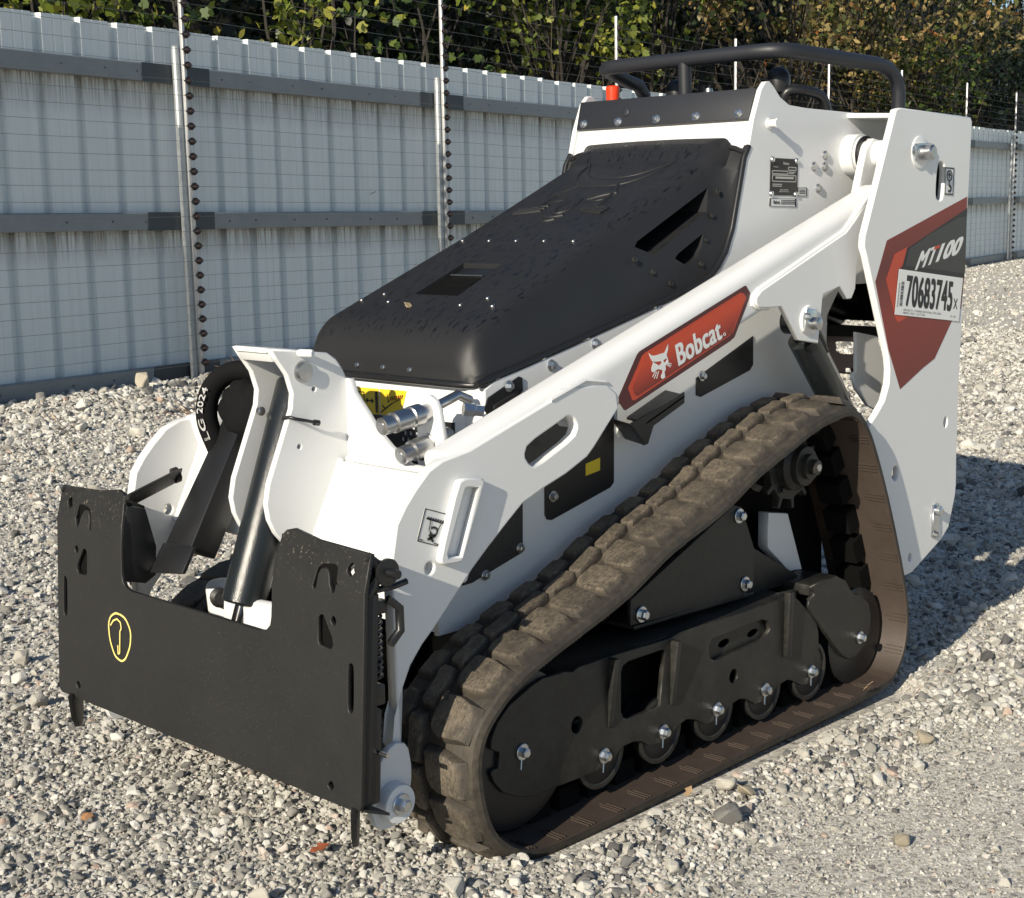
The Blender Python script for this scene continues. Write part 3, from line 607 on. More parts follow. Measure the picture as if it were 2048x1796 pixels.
for x in (.194, -.001, -.193, -.385, -.58):
    r = lathe('road_roller', [(-.09, .040), (-.088, .068), (-.066, .071), (-.060, .05), (-.02, .05), (-.014, .069), (0, .071), (.004, .064), (.004, .03)], (x, .462, .099), (0, 1, 0), BLACK, ROOT, 32); lathe('roller_rim', [(0, .060), (.003, .064), (.006, .071), (.010, .072), (.010, .063), (.004, .058)], (x, .458, .099), (0, 1, 0), RIM, r, 36)
lathe('front_idler', [(-.12, .10), (-.118, .150), (-.09, .156), (-.085, .12), (-.03, .12), (-.025, .15), (0, .156), (.004, .14), (.004, .06)], (.437, .462, .172), (0, 1, 0), BLACK, ROOT, 40)
lathe('rear_idler', [(-.12, .08), (-.118, .118), (-.09, .122), (-.085, .09), (-.03, .09), (-.025, .118), (0, .122), (.004, .11), (.004, .05)], (-.795, .462, .140), (0, 1, 0), BLACK, ROOT, 36)
gear = []
SPX, SPZ, NT = -.537, .604, 11
for k in range(NT):
    for da, r in ((-.24, .082), (-.12, .086), (-.085, .108), (.085, .108), (.12, .086)):
        a = 2 * math.pi * (k + da) / NT; gear.append((SPX + r * math.cos(a), SPZ + r * math.sin(a)))
sp = yplate('drive_sprocket', gear, .43, .022, FRAMEBLACK, ROOT)
lathe('hub', [(0, .062), (.02, .060), (.03, .048), (.045, .046), (.047, .030), (.06, .030), (.06, .018), (.075, .018), (.078, .012)], (SPX, .43, SPZ), (0, 1, 0), FRAMEBLACK, sp, 28)
lathe('castle_nut', [(0, .018), (.014, .018), (.014, .009), (.02, .009)], (SPX, .49, SPZ), (0, 1, 0), STEEL, sp, 6)
for k in range(5):
    a = k * 2 * math.pi / 5 + .3; bolt((SPX + .068 * math.cos(a), .431, SPZ + .068 * math.sin(a)), (0, 1, 0), .010, sp, FRAMEBLACK)
lathe('drive_motor', [(0, .075), (.06, .075), (.065, .06), (.12, .06)], (SPX, .29, SPZ), (0, 1, 0), BLACK, ROOT, 28)
lg = yplate('track_bracket', D['leg'], .36, .03, WHITE, ROOT)
for o in (track, fr, ar, uf, sp, lg) + tuple(o for o in ROOT.children if o.name.split('.')[0] in ('road_roller', 'front_idler', 'rear_idler', 'drive_motor')): mirrored(o, ROOT)
# ---------------------------------------------------------------- body
side = [(.30, .37), (.47, .37), (.47, .52), (.345, .66), (.335, .70), (.335, .845), (.30, .862)] + [(x, z - .006) for x, z in reversed(D['hood_low'][3:9])] + [(-.505, 1.154)] + rounded(D['tower_top'], 0)[0:9] + [(-1.2, 1.441), (-1.2, 1.005), (-.985, 1.005), (-.972, .995), (-.925, .94), (-.917, .93), (-.917, .40), (-.6, .40), (0, .40)]
sl_ = yplate('body_side', side, .285, .014, WHITE, ROOT, (), .002)
sr_ = mirrored(sl_, ROOT)
prism('body_front', [(.336, -.272, .46), (.336, .272, .46), (.336, .272, .85), (.336, -.272, .85)], (-.012, 0, 0), WHITE, ROOT, .001)
prism('body_floor', [(.33, -.27, .45), (.33, .27, .45), (-.9, .27, .42), (-.9, -.27, .42)], (0, 0, .01), BLACK, ROOT)
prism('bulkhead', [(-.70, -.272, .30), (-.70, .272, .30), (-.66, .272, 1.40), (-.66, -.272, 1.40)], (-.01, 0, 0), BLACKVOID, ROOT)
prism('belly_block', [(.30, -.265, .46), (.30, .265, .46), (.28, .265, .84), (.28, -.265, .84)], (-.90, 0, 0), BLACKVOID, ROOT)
prism('control_deck', [(-.62, -.272, 1.44), (-.62, .272, 1.44), (-1.15, .272, 1.425), (-1.15, -.272, 1.425)], (0, 0, -.02), SATIN, ROOT, .003)
lathe('corner_post', [(0, .030), (.11, .030), (.115, .026)], (.31, .245, .745), (0, 0, 1), WHITE, ROOT, 24)
# cream strip and dark panel of the tower front
prism('body_nose', [(.468, -.272, .375), (.468, .272, .375), (.468, .272, .52), (.468, -.272, .52)], (-.012, 0, 0), WHITE, ROOT, .001)
prism('body_nose', [(.468, -.272, .522), (.468, .272, .522), (.342, .272, .662), (.342, -.272, .662)], (-.008, 0, -.008), WHITE, ROOT, .001)
st0 = prism('tower_front', [(-.562, -.272, 1.33), (-.562, .272, 1.33), (-.600, .272, 1.472), (-.600, -.272, 1.472)], (-.012, 0, -.003), WHITE, ROOT, .001)
dp = prism('tower_panel', [(-.5775, -.270, 1.408), (-.5775, .270, 1.408), (-.6015, .272, 1.481), (-.6015, -.276, 1.480)], (.006, 0, .002), SATIN, ROOT, .0012)
for y in (-.262, -.137, -.004, .127, .262): bolt((-.5755, y * .93 - .004, 1.424), (1, 0, .3), .0115, dp)
lathe('panel_plug', [(0, .011), (.002, .0105), (.003, .008)], (-.583, -.112, 1.447), (1, 0, .3), SATIN, dp, 20)
# decals, plates and bolts on the left body side
for i, c in enumerate(D['side_bolts']): lathe('side_bolt', [(0, .0115), (.004, .0115), (.007, .009), (.0075, .004)], (c[0], .285, c[1]), (0, 1, 0), STEEL, sl_, 16)
lathe('stud', [(0, .013), (.004, .013), (.004, .009), (.024, .009), (.024, .012), (.028, .012)], (D['side_stud'][0][0], .285, D['side_stud'][0][1]), (0, 1, 0), WHITE, sl_, 16)
for c in D['body_bolts']: bolt((c[0], .285, c[1]), (0, 1, 0), .0125, sl_)
npl = sticker('serial_plate', D['nameplate'], .2862, INK, ROOT, t=.0012)
e = onY(.2875); NPc = [Vector(p) for p in D['nameplate']]
def npuv(u, v): a = NPc[0].lerp(NPc[1], u); b = NPc[3].lerp(NPc[2], u); return tuple(a.lerp(b, v))
lines = [strip_poly(npuv(a, v), npuv(b, v), .0022) for v, a, b in ((.34, .06, .62), (.42, .06, .62), (.455, .07, .93), (.62, .07, .93), (.70, .08, .42), (.75, .08, .42), (.23, .64, .93), (.31, .64, .93), (.36, .66, .9), (.40, .66, .85))]
lines += [strip_poly(npuv(u, a), npuv(u, b), .0018) for u, a, b in ((.07, .455, .62), (.93, .455, .62), (.64, .23, .31), (.93, .23, .31), (.06, .34, .42), (.62, .34, .42))]
lines += [[npuv(.18, .49), npuv(.84, .49), npuv(.84, .55), npuv(.18, .55)]]
obj('printed_lines', join_meshes('printed_lines', [plate_mesh('l', p, (), .0004, 0, MY(.2872)) for p in lines], plain('grey_print', (.42, .42, .40), .5)), None, npl)
obj('lettering', fit_text('Bobcat', npuv(.45, .16), npuv(.66, .165), npuv(.45, .09), onY(.2876), .01), PALEDECAL, npl)
obj('lettering', join_meshes('lettering', [fit_text('BOBCAT COMPANY', npuv(.35, .865), npuv(.65, .865), npuv(.35, .83), onY(.2876)), fit_text('WEST FARGO ND USA', npuv(.32, .91), npuv(.68, .91), npuv(.32, .88), onY(.2876)), fit_text('MODEL', npuv(.09, .245), npuv(.26, .25), npuv(.09, .22), onY(.2876))], PALEDECAL), None, npl)
for u, v in ((.06, .04), (.95, .05), (.05, .95), (.94, .96)): q = npuv(u, v); lathe('rivet', [(0, .0075), (.003, .006), (.004, .002)], (q[0], .287, q[1]), (0, 1, 0), ZINC, npl, 12)
def framed(name, quad, y, w, parent):
    o = sticker(name, quad, y, PALEDECAL, parent); cx = sum(p[0] for p in quad) / 4; cy = sum(p[1] for p in quad) / 4
    inner = [(cx + (p[0] - cx) * (1 - w), cy + (p[1] - cy) * (1 - w * .8)) for p in quad]
    obj('border', plate_mesh('border', quad, [inner], .0004, 0, MY(y + .0009)), INK, o); return o
q1 = framed('compliance_decal', D['np_small'], .286, .16, ROOT); q = D['np_small']
obj('printed_lines', join_meshes('printed_lines', [plate_mesh('l', strip_poly((q[0][0] - .008, q[0][1] - d), (q[1][0] + .008, q[0][1] - d), .002), (), .0004, 0, MY(.2869)) for d in (.006, .010, .014)], INK), None, q1)
q2 = framed('maker_decal', D['np_low'], .286, .10, ROOT); q = D['np_low']
obj('lettering', fit_text('Bobcat', (q[0][0] - .017, q[3][1] + .006), (q[0][0] - .044, q[3][1] + .006), (q[0][0] - .017, q[3][1] + .0145), onY(.287), .02), INK, q2)
obj('printed_lines', join_meshes('printed_lines', [plate_mesh('l', strip_poly((q[0][0] - .05, q[0][1] - d), (q[1][0] + .006, q[0][1] - d), .0018), (), .0004, 0, MY(.2869)) for d in (.005, .009, .013)], INK), None, q2)
p1 = yplate('side_patch_panel', D['patch1'], .288, .003, BLACK, ROOT); bolt((D['patch1_bolt'][0][0], .2885, D['patch1_bolt'][0][1]), (0, 1, 0), .0125, p1)
p2 = yplate('side_patch_panel', [(-.061, .87)] + D['patch2'][1:6] + [(.163, .69), (.26, .665), (.26, .79), (.163, .815)], .288, .003, BLACK, ROOT); bolt((D['patch2_bolt'][0][0], .2885, D['patch2_bolt'][0][1]), (0, 1, 0), .0125, p2, STEEL)
sticker('warning_decal', [(.005, .665), (-.012, .668), (-.012, .640), (.035, .634), (.035, .66)], .2885, YELLOWD, ROOT)
p3 = yplate('mesh_side_vent', D['patch3'], .288, .003, VENT, ROOT)
for c in D['patch3_bolt']: bolt((c[0], .2885, c[1]), (0, 1, 0), .011, p3, STEEL)
p4 = yplate('corner_vent', D['vent_top'], .289, .004, BLACK, ROOT); bolt((D['vent_bolt'][0][0], .2895, D['vent_bolt'][0][1]), (0, 1, 0), .012, p4)
yplate('vent_grille', [(.315, .812), (.245, .838), (.25, .82), (.315, .797)], .2905, .002, VENT, p4)
df = yplate('arm_stop_bracket', D['deflector'], .345, .006, BLACK, ROOT)
prism('bracket_shelf', [(-.10, .345, .735), (-.237, .345, .783), (-.237, .290, .790), (-.10, .290, .742)], (0, 0, .006), BLACK, df, .001)
prism('bracket_lip', [(-.046, .345, .742), (-.094, .345, .691), (-.094, .290, .700), (-.046, .290, .75)], (-.004, 0, 0), BLACK, df)
yplate('weld_tab', D['white_tab'], .292, .01, WHITE, ROOT)
yplate('tower_inner_plate', D['mid_plate'], .38, .010, WHITE, ROOT)
gd = yplate('rear_guard_plate', D['guard'], .20, .01, MAROON, ROOT, [rounded(D['guard_slot'], 1), D['guard_slot2']])
for i, z in enumerate((.985, .955, .925, .895)):
    tube('hydraulic_hose', [(-.93 - .02 * i, .24 - .02 * i, z + .02), (-1.06, .22 - .03 * i, z - .01 * (i % 2)), (-1.2, .20 - .03 * i, z - .03), (-1.24, .10, z - .08)], .016, RUBBERHOSE, ROOT, 10)
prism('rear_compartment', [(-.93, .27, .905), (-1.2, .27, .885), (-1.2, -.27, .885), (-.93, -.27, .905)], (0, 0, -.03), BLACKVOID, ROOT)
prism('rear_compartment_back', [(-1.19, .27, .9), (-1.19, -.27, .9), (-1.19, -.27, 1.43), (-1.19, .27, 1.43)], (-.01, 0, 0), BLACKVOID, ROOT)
# front of the body: warning decals, grille
yd = [(u, v) for u, v in D['ydecal']]; mid = [((yd[0][0] + yd[1][0]) / 2, (yd[0][1] + yd[1][1]) / 2), ((yd[3][0] + yd[2][0]) / 2, (yd[3][1] + yd[2][1]) / 2)]
onX = lambda x: (lambda a, b: (x, a, b))
w1 = obj('warning_decal', plate_mesh('warning_decal', [yd[0], (mid[0][0] - .002, mid[0][1]), (mid[1][0] - .002, mid[1][1]), yd[3]], (), .0006, 0, MX(.3372)), YELLOWD, ROOT)
w2 = obj('warning_decal', plate_mesh('warning_decal', [(mid[0][0] + .002, mid[0][1]), yd[1], yd[2], (mid[1][0] + .002, mid[1][1])], (), .0006, 0, MX(.3372)), YELLOWD, ROOT)
def pict(parent, polys, x=.3382): obj('pictogram', join_meshes('pictogram', [plate_mesh('p', p, (), .0004, 0, MX(x)) for p in polys], INK), None, parent)
pict(w1, [strip_poly((-.095, .814), (-.095, .776), .0025), strip_poly((-.078, .814), (-.078, .776), .0025), strip_poly((-.095, .814), (-.078, .814), .0025), strip_poly((-.095, .776), (-.078, .776), .0025),
          strip_poly((-.070, .797), (-.050, .797), .003), [(-.074, .797), (-.066, .803), (-.066, .791)], [(-.046, .797), (-.054, .803), (-.054, .791)], [(-.043, .81), (-.033, .81), (-.034, .773), (-.041, .773)], ellipse((-.038, .814), .0045)])
pict(w2, [strip_poly((-.024, .775), (.012, .797), .003), strip_poly((.012, .797), (.035, .806), .002), strip_poly((-.012, .785), (-.02, .79), .003), strip_poly((-.004, .815), (.0, .803), .002), [(-.004, .801), (.004, .803), (.001, .796)]])
obj('lettering', join_meshes('lettering', [plate_mesh('p', strip_poly((.006 + .006 * k, .802 + .001 * k), (.010 + .006 * k, .811 + .001 * k), .003), (), .0004, 0, MX(.3384)) for k in range(7)], DKRED), None, w2)
gr = obj('front_grille', plate_mesh('front_grille', [(-.16, .766), (.20, .772), (.20, .60), (-.16, .60)], [ellipse((.045 + .017 * (i % 4) + (.008 if (i // 4) % 2 else 0), .752 - .014 * (i // 4)), .0055) for i in range(20)], .004, .0005, MX(.339)), BLACK, ROOT)
# ---------------------------------------------------------------- hood
def zlow(x):
    pts = sorted(D['hood_low']); xs = [p[0] for p in pts]; zs = [p[1] for p in pts]; return float(np.interp(x, xs, zs))
def ztop(x): return 1.102 - .445 * x
st = list(np.linspace(-.556, .24, 34)) + [.262, .28, .296, .308, .318, .327, .335, .341, .346, .349, .351]
rows = []
for x in st:
    zb = zlow(x); zt = ztop(x) + (.018 if x < -.5 else 0)
    if x > .27: q = (x - .27) / .0815; zt = ztop(.27) - .445 * (x - .27) * .7 - .085 * (1 - math.sqrt(max(0, 1 - q ** 2.4)))
    wb = .277
    if x > .318: q = (x - .318) / .0335; wb = .277 - .032 * (1 - math.sqrt(max(0, 1 - q * q)))
    wt = wb - (.045 - .024 * max(0, min(1, (x + .1) / .35))); hgt = zt - zb; r = min(.055 - .010 * max(0, min(1, (x + .1) / .35)), hgt * .8)
    h = [(wb, zb), (wb - .004, zb + .012), (wb - .25 * (wb - wt), zb + (hgt - r) * .5), (wt + .004, zt - r)]
    for a in (20, 40, 60, 78): h.append((wt - r * .9 + r * .9 * math.cos(math.radians(a)), zt - r + r * math.sin(math.radians(a))))
    h += [(wt - r * 1.05, zt + .0005), ((wt - r) * .6, zt + .0025), ((wt - r) * .25, zt + .0035)]
    rows.append([(x, y, z) for y, z in h] + [(x, -y, z) for y, z in h[::-1]])
bm = bmesh.new(); R_ = [[bm.verts.new(p) for p in r] for r in rows]
for a, b in zip(R_, R_[1:]):
    n = len(a)
    for k in range(n): bm.faces.new((a[k], a[(k + 1) % n], b[(k + 1) % n], b[k]))
bm.faces.new(R_[0][::-1]); bm.faces.new(R_[-1]); bmesh.ops.recalc_face_normals(bm, faces=bm.faces)
hm = from_bm('hood', bm); hood = obj('hood', hm, HOOD, ROOT)
cut = bmesh.new()
def cutter(poly, y0, y1):
    a = [cut.verts.new((x, y0, z)) for x, z in poly]; b = [cut.verts.new((x, y1, z)) for x, z in poly]; n = len(a)
    cut.faces.new(a); cut.faces.new(b[::-1])
    for i in range(n): cut.faces.new((a[i], b[i], b[(i + 1) % n], a[(i + 1) % n]))
for s in (1, -1):
    for w in ('win1', 'win2'): cutter(D[w], s * .10, s * .32)
lat0, lat1 = .052, .196
def onhood(x, y, d=0.0): return Vector((x, y, ztop(x) + d)) + Vector((.445, 0, 1)).normalized() * 0
a = [cut.verts.new(onhood(x, y, .05)) for x, y in ((lat0, -.060), (lat0, .060), (lat1, .068), (lat1, -.068))]; b = [cut.verts.new(v.co + Vector((0, 0, -.062))) for v in a]
cut.faces.new(a); cut.faces.new(b[::-1])
for i in range(4): cut.faces.new((a[i], b[i], b[(i + 1) % 4], a[(i + 1) % 4]))
bmesh.ops.recalc_face_normals(cut, faces=cut.faces)
cm = from_bm('cutter', cut); co_ = bpy.data.objects.new('cutter', cm); COL.objects.link(co_)
md = hood.modifiers.new('b', 'BOOLEAN'); md.operation = 'DIFFERENCE'; md.object = co_; md.solver = 'EXACT'
bpy.context.view_layer.update(); hm2 = evaluated(hood); hood.modifiers.clear(); hood.data = hm2; smooth(hm2, 32)
bpy.data.objects.remove(co_)
for s in (1, -1):
    tube('hood_rim', [(x + .002, s * .281, z) for x, z in catmull_xz(D['hood_low'])] if False else [(x, s * .280, z) for x, z in D['hood_low']], .0075, BLACK, hood, 8)
tube('hood_rim', [(.354 - .032 * (abs(y) / .277) ** 14, y, .852) for y in np.linspace(-.277, .277, 25)], .0075, BLACK, hood, 8)
tube('hood_rim', [(-.552, y, 1.350 - .02 * (abs(y) / .277) ** 8) for y in np.linspace(-.275, .275, 21)], .0065, BLACK, hood, 8)
lp = prism('latch_pocket', [onhood(lat0 + .002, -.058, -.007), onhood(lat0 + .002, .058, -.007), onhood(lat1 - .002, .066, -.007), onhood(lat1 - .002, -.066, -.007)], (0, 0, -.004), BLACKVOID, hood)
prism('latch_hole', [onhood(.100, -.043, -.005), onhood(.100, .043, -.005), onhood(.134, .042, -.005), onhood(.134, -.042, -.005)], (0, 0, -.003), BLACKVOID, hood)
prism('latch_paddle', [onhood(.064, -.05, -.002), onhood(.064, .05, -.002), onhood(.098, .048, -.004), onhood(.098, -.048, -.004)], (0, 0, -.004), BLACK, hood, .001)
tube('latch_pin', [onhood(.101, -.05, 0), onhood(.101, .05, 0)], .0022, STEEL, hood, 8)
def hrivet(x, y): lathe('hood_rivet', [(-.003, .0056), (.0016, .0056), (.0034, .004), (.0038, .001)], onhood(x, y, .0025), (.445, 0, 1), STEEL, hood, 14)
for y in (-.173, -.086, 0, .086, .173): hrivet(-.057, y)
for x, y in ((.23, -.205), (.2, -.162), (.232, -.113), (.23, .205), (.2, .162), (.232, .113)): hrivet(x, y)
for y in (-.083, 0, .083): lathe('hood_rivet', [(-.004, .0062), (.0025, .0062), (.0045, .0045), (.005, .001)], (.3505, y, .873), (1, 0, .15), ZINC, hood, 14)
for i, (x, z) in enumerate(D['hood_screws']):
    hg = max(1e-3, ztop(x) - zlow(x)); f = (z - zlow(x)) / hg; lathe('hood_screw', [(0, .0075), (.003, .0075), (.0045, .0055), (.0045, .003), (.003, .0025)], (x, .277 - .045 * min(1, f) * .62 - .002, z), (0, 1, .25), FRAMEBLACK, hood, 16)
# moulded cat emblem on the hood: raised ridges
def ridge(pts, r=.0058): return [onhood(x, y, .0022) for x, y in pts], r
EMB = [ridge([(-.215, -.140), (-.222, -.10), (-.235, -.06)]), ridge([(-.205, -.140), (-.212, -.10), (-.222, -.06)]), ridge([(-.195, -.138), (-.200, -.10), (-.210, -.062)]), ridge([(-.227, -.128), (-.236, -.06)], .003),
       ridge([(-.215, .140), (-.222, .10), (-.235, .06)]), ridge([(-.205, .140), (-.212, .10), (-.222, .06)]), ridge([(-.195, .138), (-.200, .10), (-.210, .062)]),
       ridge([(-.47, -.135), (-.42, -.125), (-.375, -.10), (-.345, -.06), (-.34, 0), (-.345, .06), (-.375, .10), (-.42, .125), (-.47, .135)], .0036),
       ridge([(-.47, -.135), (-.40, -.075), (-.385, 0), (-.40, .075), (-.47, .135)], .0032),
       ridge([(-.30, -.095), (-.285, -.06), (-.265, -.035)]), ridge([(-.30, .095), (-.285, .06), (-.265, .035)]), ridge([(-.29, -.095), (-.262, -.07), (-.265, -.035)], .003), ridge([(-.29, .095), (-.262, .07), (-.265, .035)], .003),
       ridge([(-.265, -.018), (-.215, -.022), (-.195, 0), (-.215, .022), (-.265, .018)]), ridge([(-.185, -.03), (-.175, 0), (-.185, .03)]), ridge([(-.165, -.02), (-.155, 0), (-.165, .02)]),
       ridge([(-.345, -.06), (-.30, -.085), (-.25, -.09), (-.215, -.075)]), ridge([(-.345, .06), (-.30, .085), (-.25, .09), (-.215, .075)])]
bm = bmesh.new()
for p, r in EMB: tube_bm(bm, catmull(p, 4), r, 8)
obj('moulded_emblem', from_bm('moulded_emblem', bm, 50), HOOD, hood)
# ---------------------------------------------------------------- loader arms
def arm(first=True):
    a = yplate('loader_arm', D['arm_plate'], .43, .026, WHITE, ROOT, [rounded(D['arm_slot'], 1), ellipse((.626, .557), .0115)], .0035)
    # rounded rectangular tube
    up = D['tube_up']; ax0 = Vector((.60, 0, .675)); d = Vector((-.94, 0, 1.245)) - Vector((.59, 0, .745)); d.normalize(); nrm = Vector((-d.z, 0, d.x)); nrm = nrm if nrm.z > 0 else -nrm
    A0 = Vector((.565, 0, .760)); A1 = Vector((-.935, 0, 1.258)); w, h, r = .082, .112, .030
    bm = bmesh.new(); rings = []
    for P0 in (A0, A1):
        ring_ = []
        for cy, cz, a0 in ((.428 - r, -r, 0), (.428 - w + r, -r, 90), (.428 - w + r * .5, -h + r * .5, 180), (.428 - r * .5, -h + r * .5, 270)):
            rr = r if a0 < 180 else r * .5
            for k in range(7):
                t = math.radians(a0 + 15 * k); ring_.append(bm.verts.new(P0 + nrm * (cz + rr * math.sin(t)) + Vector((0, cy + rr * math.cos(t), 0))))
        rings.append(ring_)
    n = len(rings[0])
    for k in range(n): bm.faces.new((rings[0][k], rings[0][(k + 1) % n], rings[1][(k + 1) % n], rings[1][k]))
    bm.faces.new(rings[0][::-1]); bm.faces.new(rings[1]); bmesh.ops.recalc_face_normals(bm, faces=bm.faces)
    tm = from_bm('arm_tube', bm); to = obj('arm_tube', tm, WHITE, a); slot = rounded(D['arm_slot'], 1); slot_g = grow(slot, .032)
    cb = bmesh.new(); ca = [cb.verts.new((x, .30, z)) for x, z in slot_g]; cc = [cb.verts.new((x, .50, z)) for x, z in slot_g]; cb.faces.new(ca); cb.faces.new(cc[::-1])
    for i in range(len(ca)): cb.faces.new((ca[i], cc[i], cc[(i + 1) % len(ca)], ca[(i + 1) % len(ca)]))
    bmesh.ops.recalc_face_normals(cb, faces=cb.faces); cob = bpy.data.objects.new('cutter', from_bm('cutter', cb)); COL.objects.link(cob)
    bo = to.modifiers.new('b', 'BOOLEAN'); bo.operation = 'DIFFERENCE'; bo.object = cob; bo.solver = 'EXACT'; bpy.context.view_layer.update(); tm2 = evaluated(to); to.modifiers.clear(); to.data = tm2; smooth(tm2, 40); bpy.data.objects.remove(cob)
    yplate('gusset_plate', D['gusset'], .441, .013, WHITE, a, (), .0025)
    # weld bead along the gusset
    tube('weld_bead', [(x, .431, z) for x, z in D['gusset'][0:9]], .0065, WHITE, a, 8)
    gp = D['gusset_pin'][0]
    prism('lock_plate', [(gp[0] + .022, .449, gp[1] + .030), (gp[0] - .026, .449, gp[1] + .024), (gp[0] - .020, .449, gp[1] - .036), (gp[0] + .028, .449, gp[1] - .028)], (0, -.008, 0), ZINC, a, .002)
    lathe('pin_boss', [(0, .036), (.006, .034)], (gp[0] + .002, .441, gp[1]), (0, 1, 0), WHITE, a, 24)
    lathe('pin', [(0, .015), (.016, .015), (.018, .012)], (gp[0] - .010, .449, gp[1] - .008), (0, 1, 0), STEEL, a, 20)
    bolt((gp[0] + .020, .449, gp[1] + .010), (0, 1, 0), .011, a)
    # tie-down loop: welded flat bar ring
    yplate('tie_down_loop', rounded([(p[0] - (.009 if i in (0, 1, 5, 6, 7) else 0), p[1]) for i, p in enumerate(D['handle_out'])], 1), .446, .016, WHITE, a, [[(x - (.003 if i in (0, 1, 4, 5) else .004), z) for i, (x, z) in enumerate(D['handle_in'])]], .003)
    # rear clevis round the upright pin
    yplate('rear_clevis', [(-.90, 1.20), (-.95, 1.345), (-.985, 1.375), (-1.02, 1.372), (-1.045, 1.34), (-1.02, 1.29), (-.96, 1.16)], .42, .02, WHITE, a, (), .003)
    yplate('rear_clevis', [(-.90, 1.20), (-.95, 1.345), (-.985, 1.375), (-1.02, 1.372), (-1.045, 1.34), (-1.02, 1.29), (-.96, 1.16)], .365, .02, WHITE, a, (), .003)
    tube('weld_bead', [(.30, .429, .832), (.20, .429, .862), (.135, .429, .853)], .004, WHITE, a, 6)
    # foot: ear, roller and bolt
    yplate('pivot_ear', rounded([(.735, .262), (.70, .252), (.690, .20), (.70, .13), (.735, .105), (.775, .11), (.79, .15), (.78, .22)], 1), .445, .014, WHITE, a, (), .002)
    lathe('pivot_roller', [(0, .034), (.004, .036), (.026, .036), (.030, .034)], (.742, .440, .157), (0, 1, 0), NYLON, a, 32)
    bolt((.742, .470, .157), (0, 1, 0), .020, a)
    return a
ARM = arm()
ARM_R = mirrored(ARM, ROOT)
dm = sticker('arm_decal', D['tube_decal'], .4283, MAROONDECAL, ROOT, t=.0004)
obj('decal_rim', plate_mesh('decal_rim', D['tube_decal2'], (), .0003, 0, MY(.42865)), RED, dm)
obj('decal_face', plate_mesh('decal_face', D['tube_decal3'], (), .0003, 0, MY(.4290)), GRADRED, dm)
O_, E_, U_ = D['bob_text']
obj('lettering', fit_text('Bobcat', O_, E_, U_, onY(.42935), .045), PRINTW, dm)
obj('registered_mark', plate_mesh('registered_mark', ellipse(D['bob_dot'][0], .004), [ellipse(D['bob_dot'][0], .0028)], .0004, 0, MY(.4295)), PRINTW, dm)
head = [flat for flat in [D['cat_head']]]
wh = [plate_mesh('w', strip_poly(D['cat_w%d' % i][0], D['cat_w%d' % i][1], .0017), (), .0003, 0, MY(.4295)) for i in range(6)]
obj('cat_emblem', join_meshes('cat_emblem', [plate_mesh('h', D['cat_head'], [D['cat_eyeL'], D['cat_eyeR']], .0003, 0, MY(.4295))] + wh, PRINTW), None, dm)
# tie-down decal on the arm plate
tq = framed('tie_down_decal', D['sticker_tie'], .4305, .07, ROOT); T4 = [Vector(p) for p in D['sticker_tie']]
def tuv(u, v): a = T4[0].lerp(T4[1], u); b = T4[3].lerp(T4[2], u); return tuple(a.lerp(b, v))
ring_pts = [tuv(.55 + .14 * math.cos(t), .60 + .12 * math.sin(t)) for t in np.linspace(-2.6, 2.9, 18)]
polys = [strip_poly(tuv(.15, .28), tuv(.88, .30), .003)] + [strip_poly(tuv(u, .28), tuv(u + .06, .22), .0025) for u in np.linspace(.18, .80, 7)]
polys += [strip_poly(ring_pts[i], ring_pts[i + 1], .004) for i in range(17)] + [strip_poly(tuv(.33, .31), tuv(.36, .62), .0018), strip_poly(tuv(.78, .32), tuv(.68, .6), .0018), strip_poly(tuv(.38, .88), tuv(.66, .70), .005), strip_poly(tuv(.40, .72), tuv(.62, .90), .005), strip_poly(tuv(.08, .93), tuv(.2, .93), .002), strip_poly(tuv(.66, .94), tuv(.88, .94), .002)]
obj('pictogram', join_meshes('pictogram', [plate_mesh('p', p, (), .0004, 0, MY(.4318)) for p in polys], INK), None, tq)
# ---------------------------------------------------------------- cross member, tilt cylinder brackets
cm_ = prism('cross_member', [(.528, -.40, .704), (.528, .40, .704), (.612, .40, .53), (.612, -.40, .53)], (-.11, 0, -.03), WHITE, ROOT, .008)
brk = [(.688, .936), (.673, .914), (.650, .884), (.638, .847), (.642, .817), (.668, .755), (.701, .677), (.709, .638), (.703, .606), (.689, .578), (.66, .545), (.60, .53), (.50, .55), (.495, .70), (.498, .86), (.512, .888), (.528, .908), (.55, .921)]
for s in (1, -1):
    tube('weld_bead', [(.524, .066 * s, .706), (.610, .066 * s, .530)], .006, WHITE, cm_, 8); tube('weld_bead', [(.511, .07 * s, .706), (.511, .38 * s, .706)], .006, WHITE, cm_, 8); tube('weld_bead', [(.530, .398 * s, .704), (.612, .398 * s, .53)], .007, WHITE, cm_, 8)
    b_ = yplate('cylinder_bracket', brk, .062 if s > 0 else -.050, .014, WHITE, ROOT, [ellipse((.585, .852), .0045, n=10), ellipse((.625, .742), .0045, n=10)], .003)
    ys = .062 if s > 0 else -.050
    lathe('pivot_pin', [(0, .022), (.004, .022), (.004, .017), (.010, .017), (.011, .004)], (.612, ys if s > 0 else ys - .014, .888), (0, s, 0), STEEL, b_, 24)
    if s > 0: lathe('stud', [(0, .006), (.004, .008), (.03, .008), (.034, .006)], (.622, .062, .925), (-.3, .9, 0), WHITE, b_, 12)
    prism('wing_plate', [(.505, .062 * s, .685), (.505, .062 * s, .868), (.505, .074 * s, .866), (.505, .085 * s, .840), (.505, .102 * s, .822), (.505, .122 * s, .803), (.505, .150 * s, .772), (.505, .19 * s, .742), (.505, .245 * s, .712), (.505, .36 * s, .708), (.505, .36 * s, .685)], (-.014, 0, 0), WHITE, ROOT, .002)
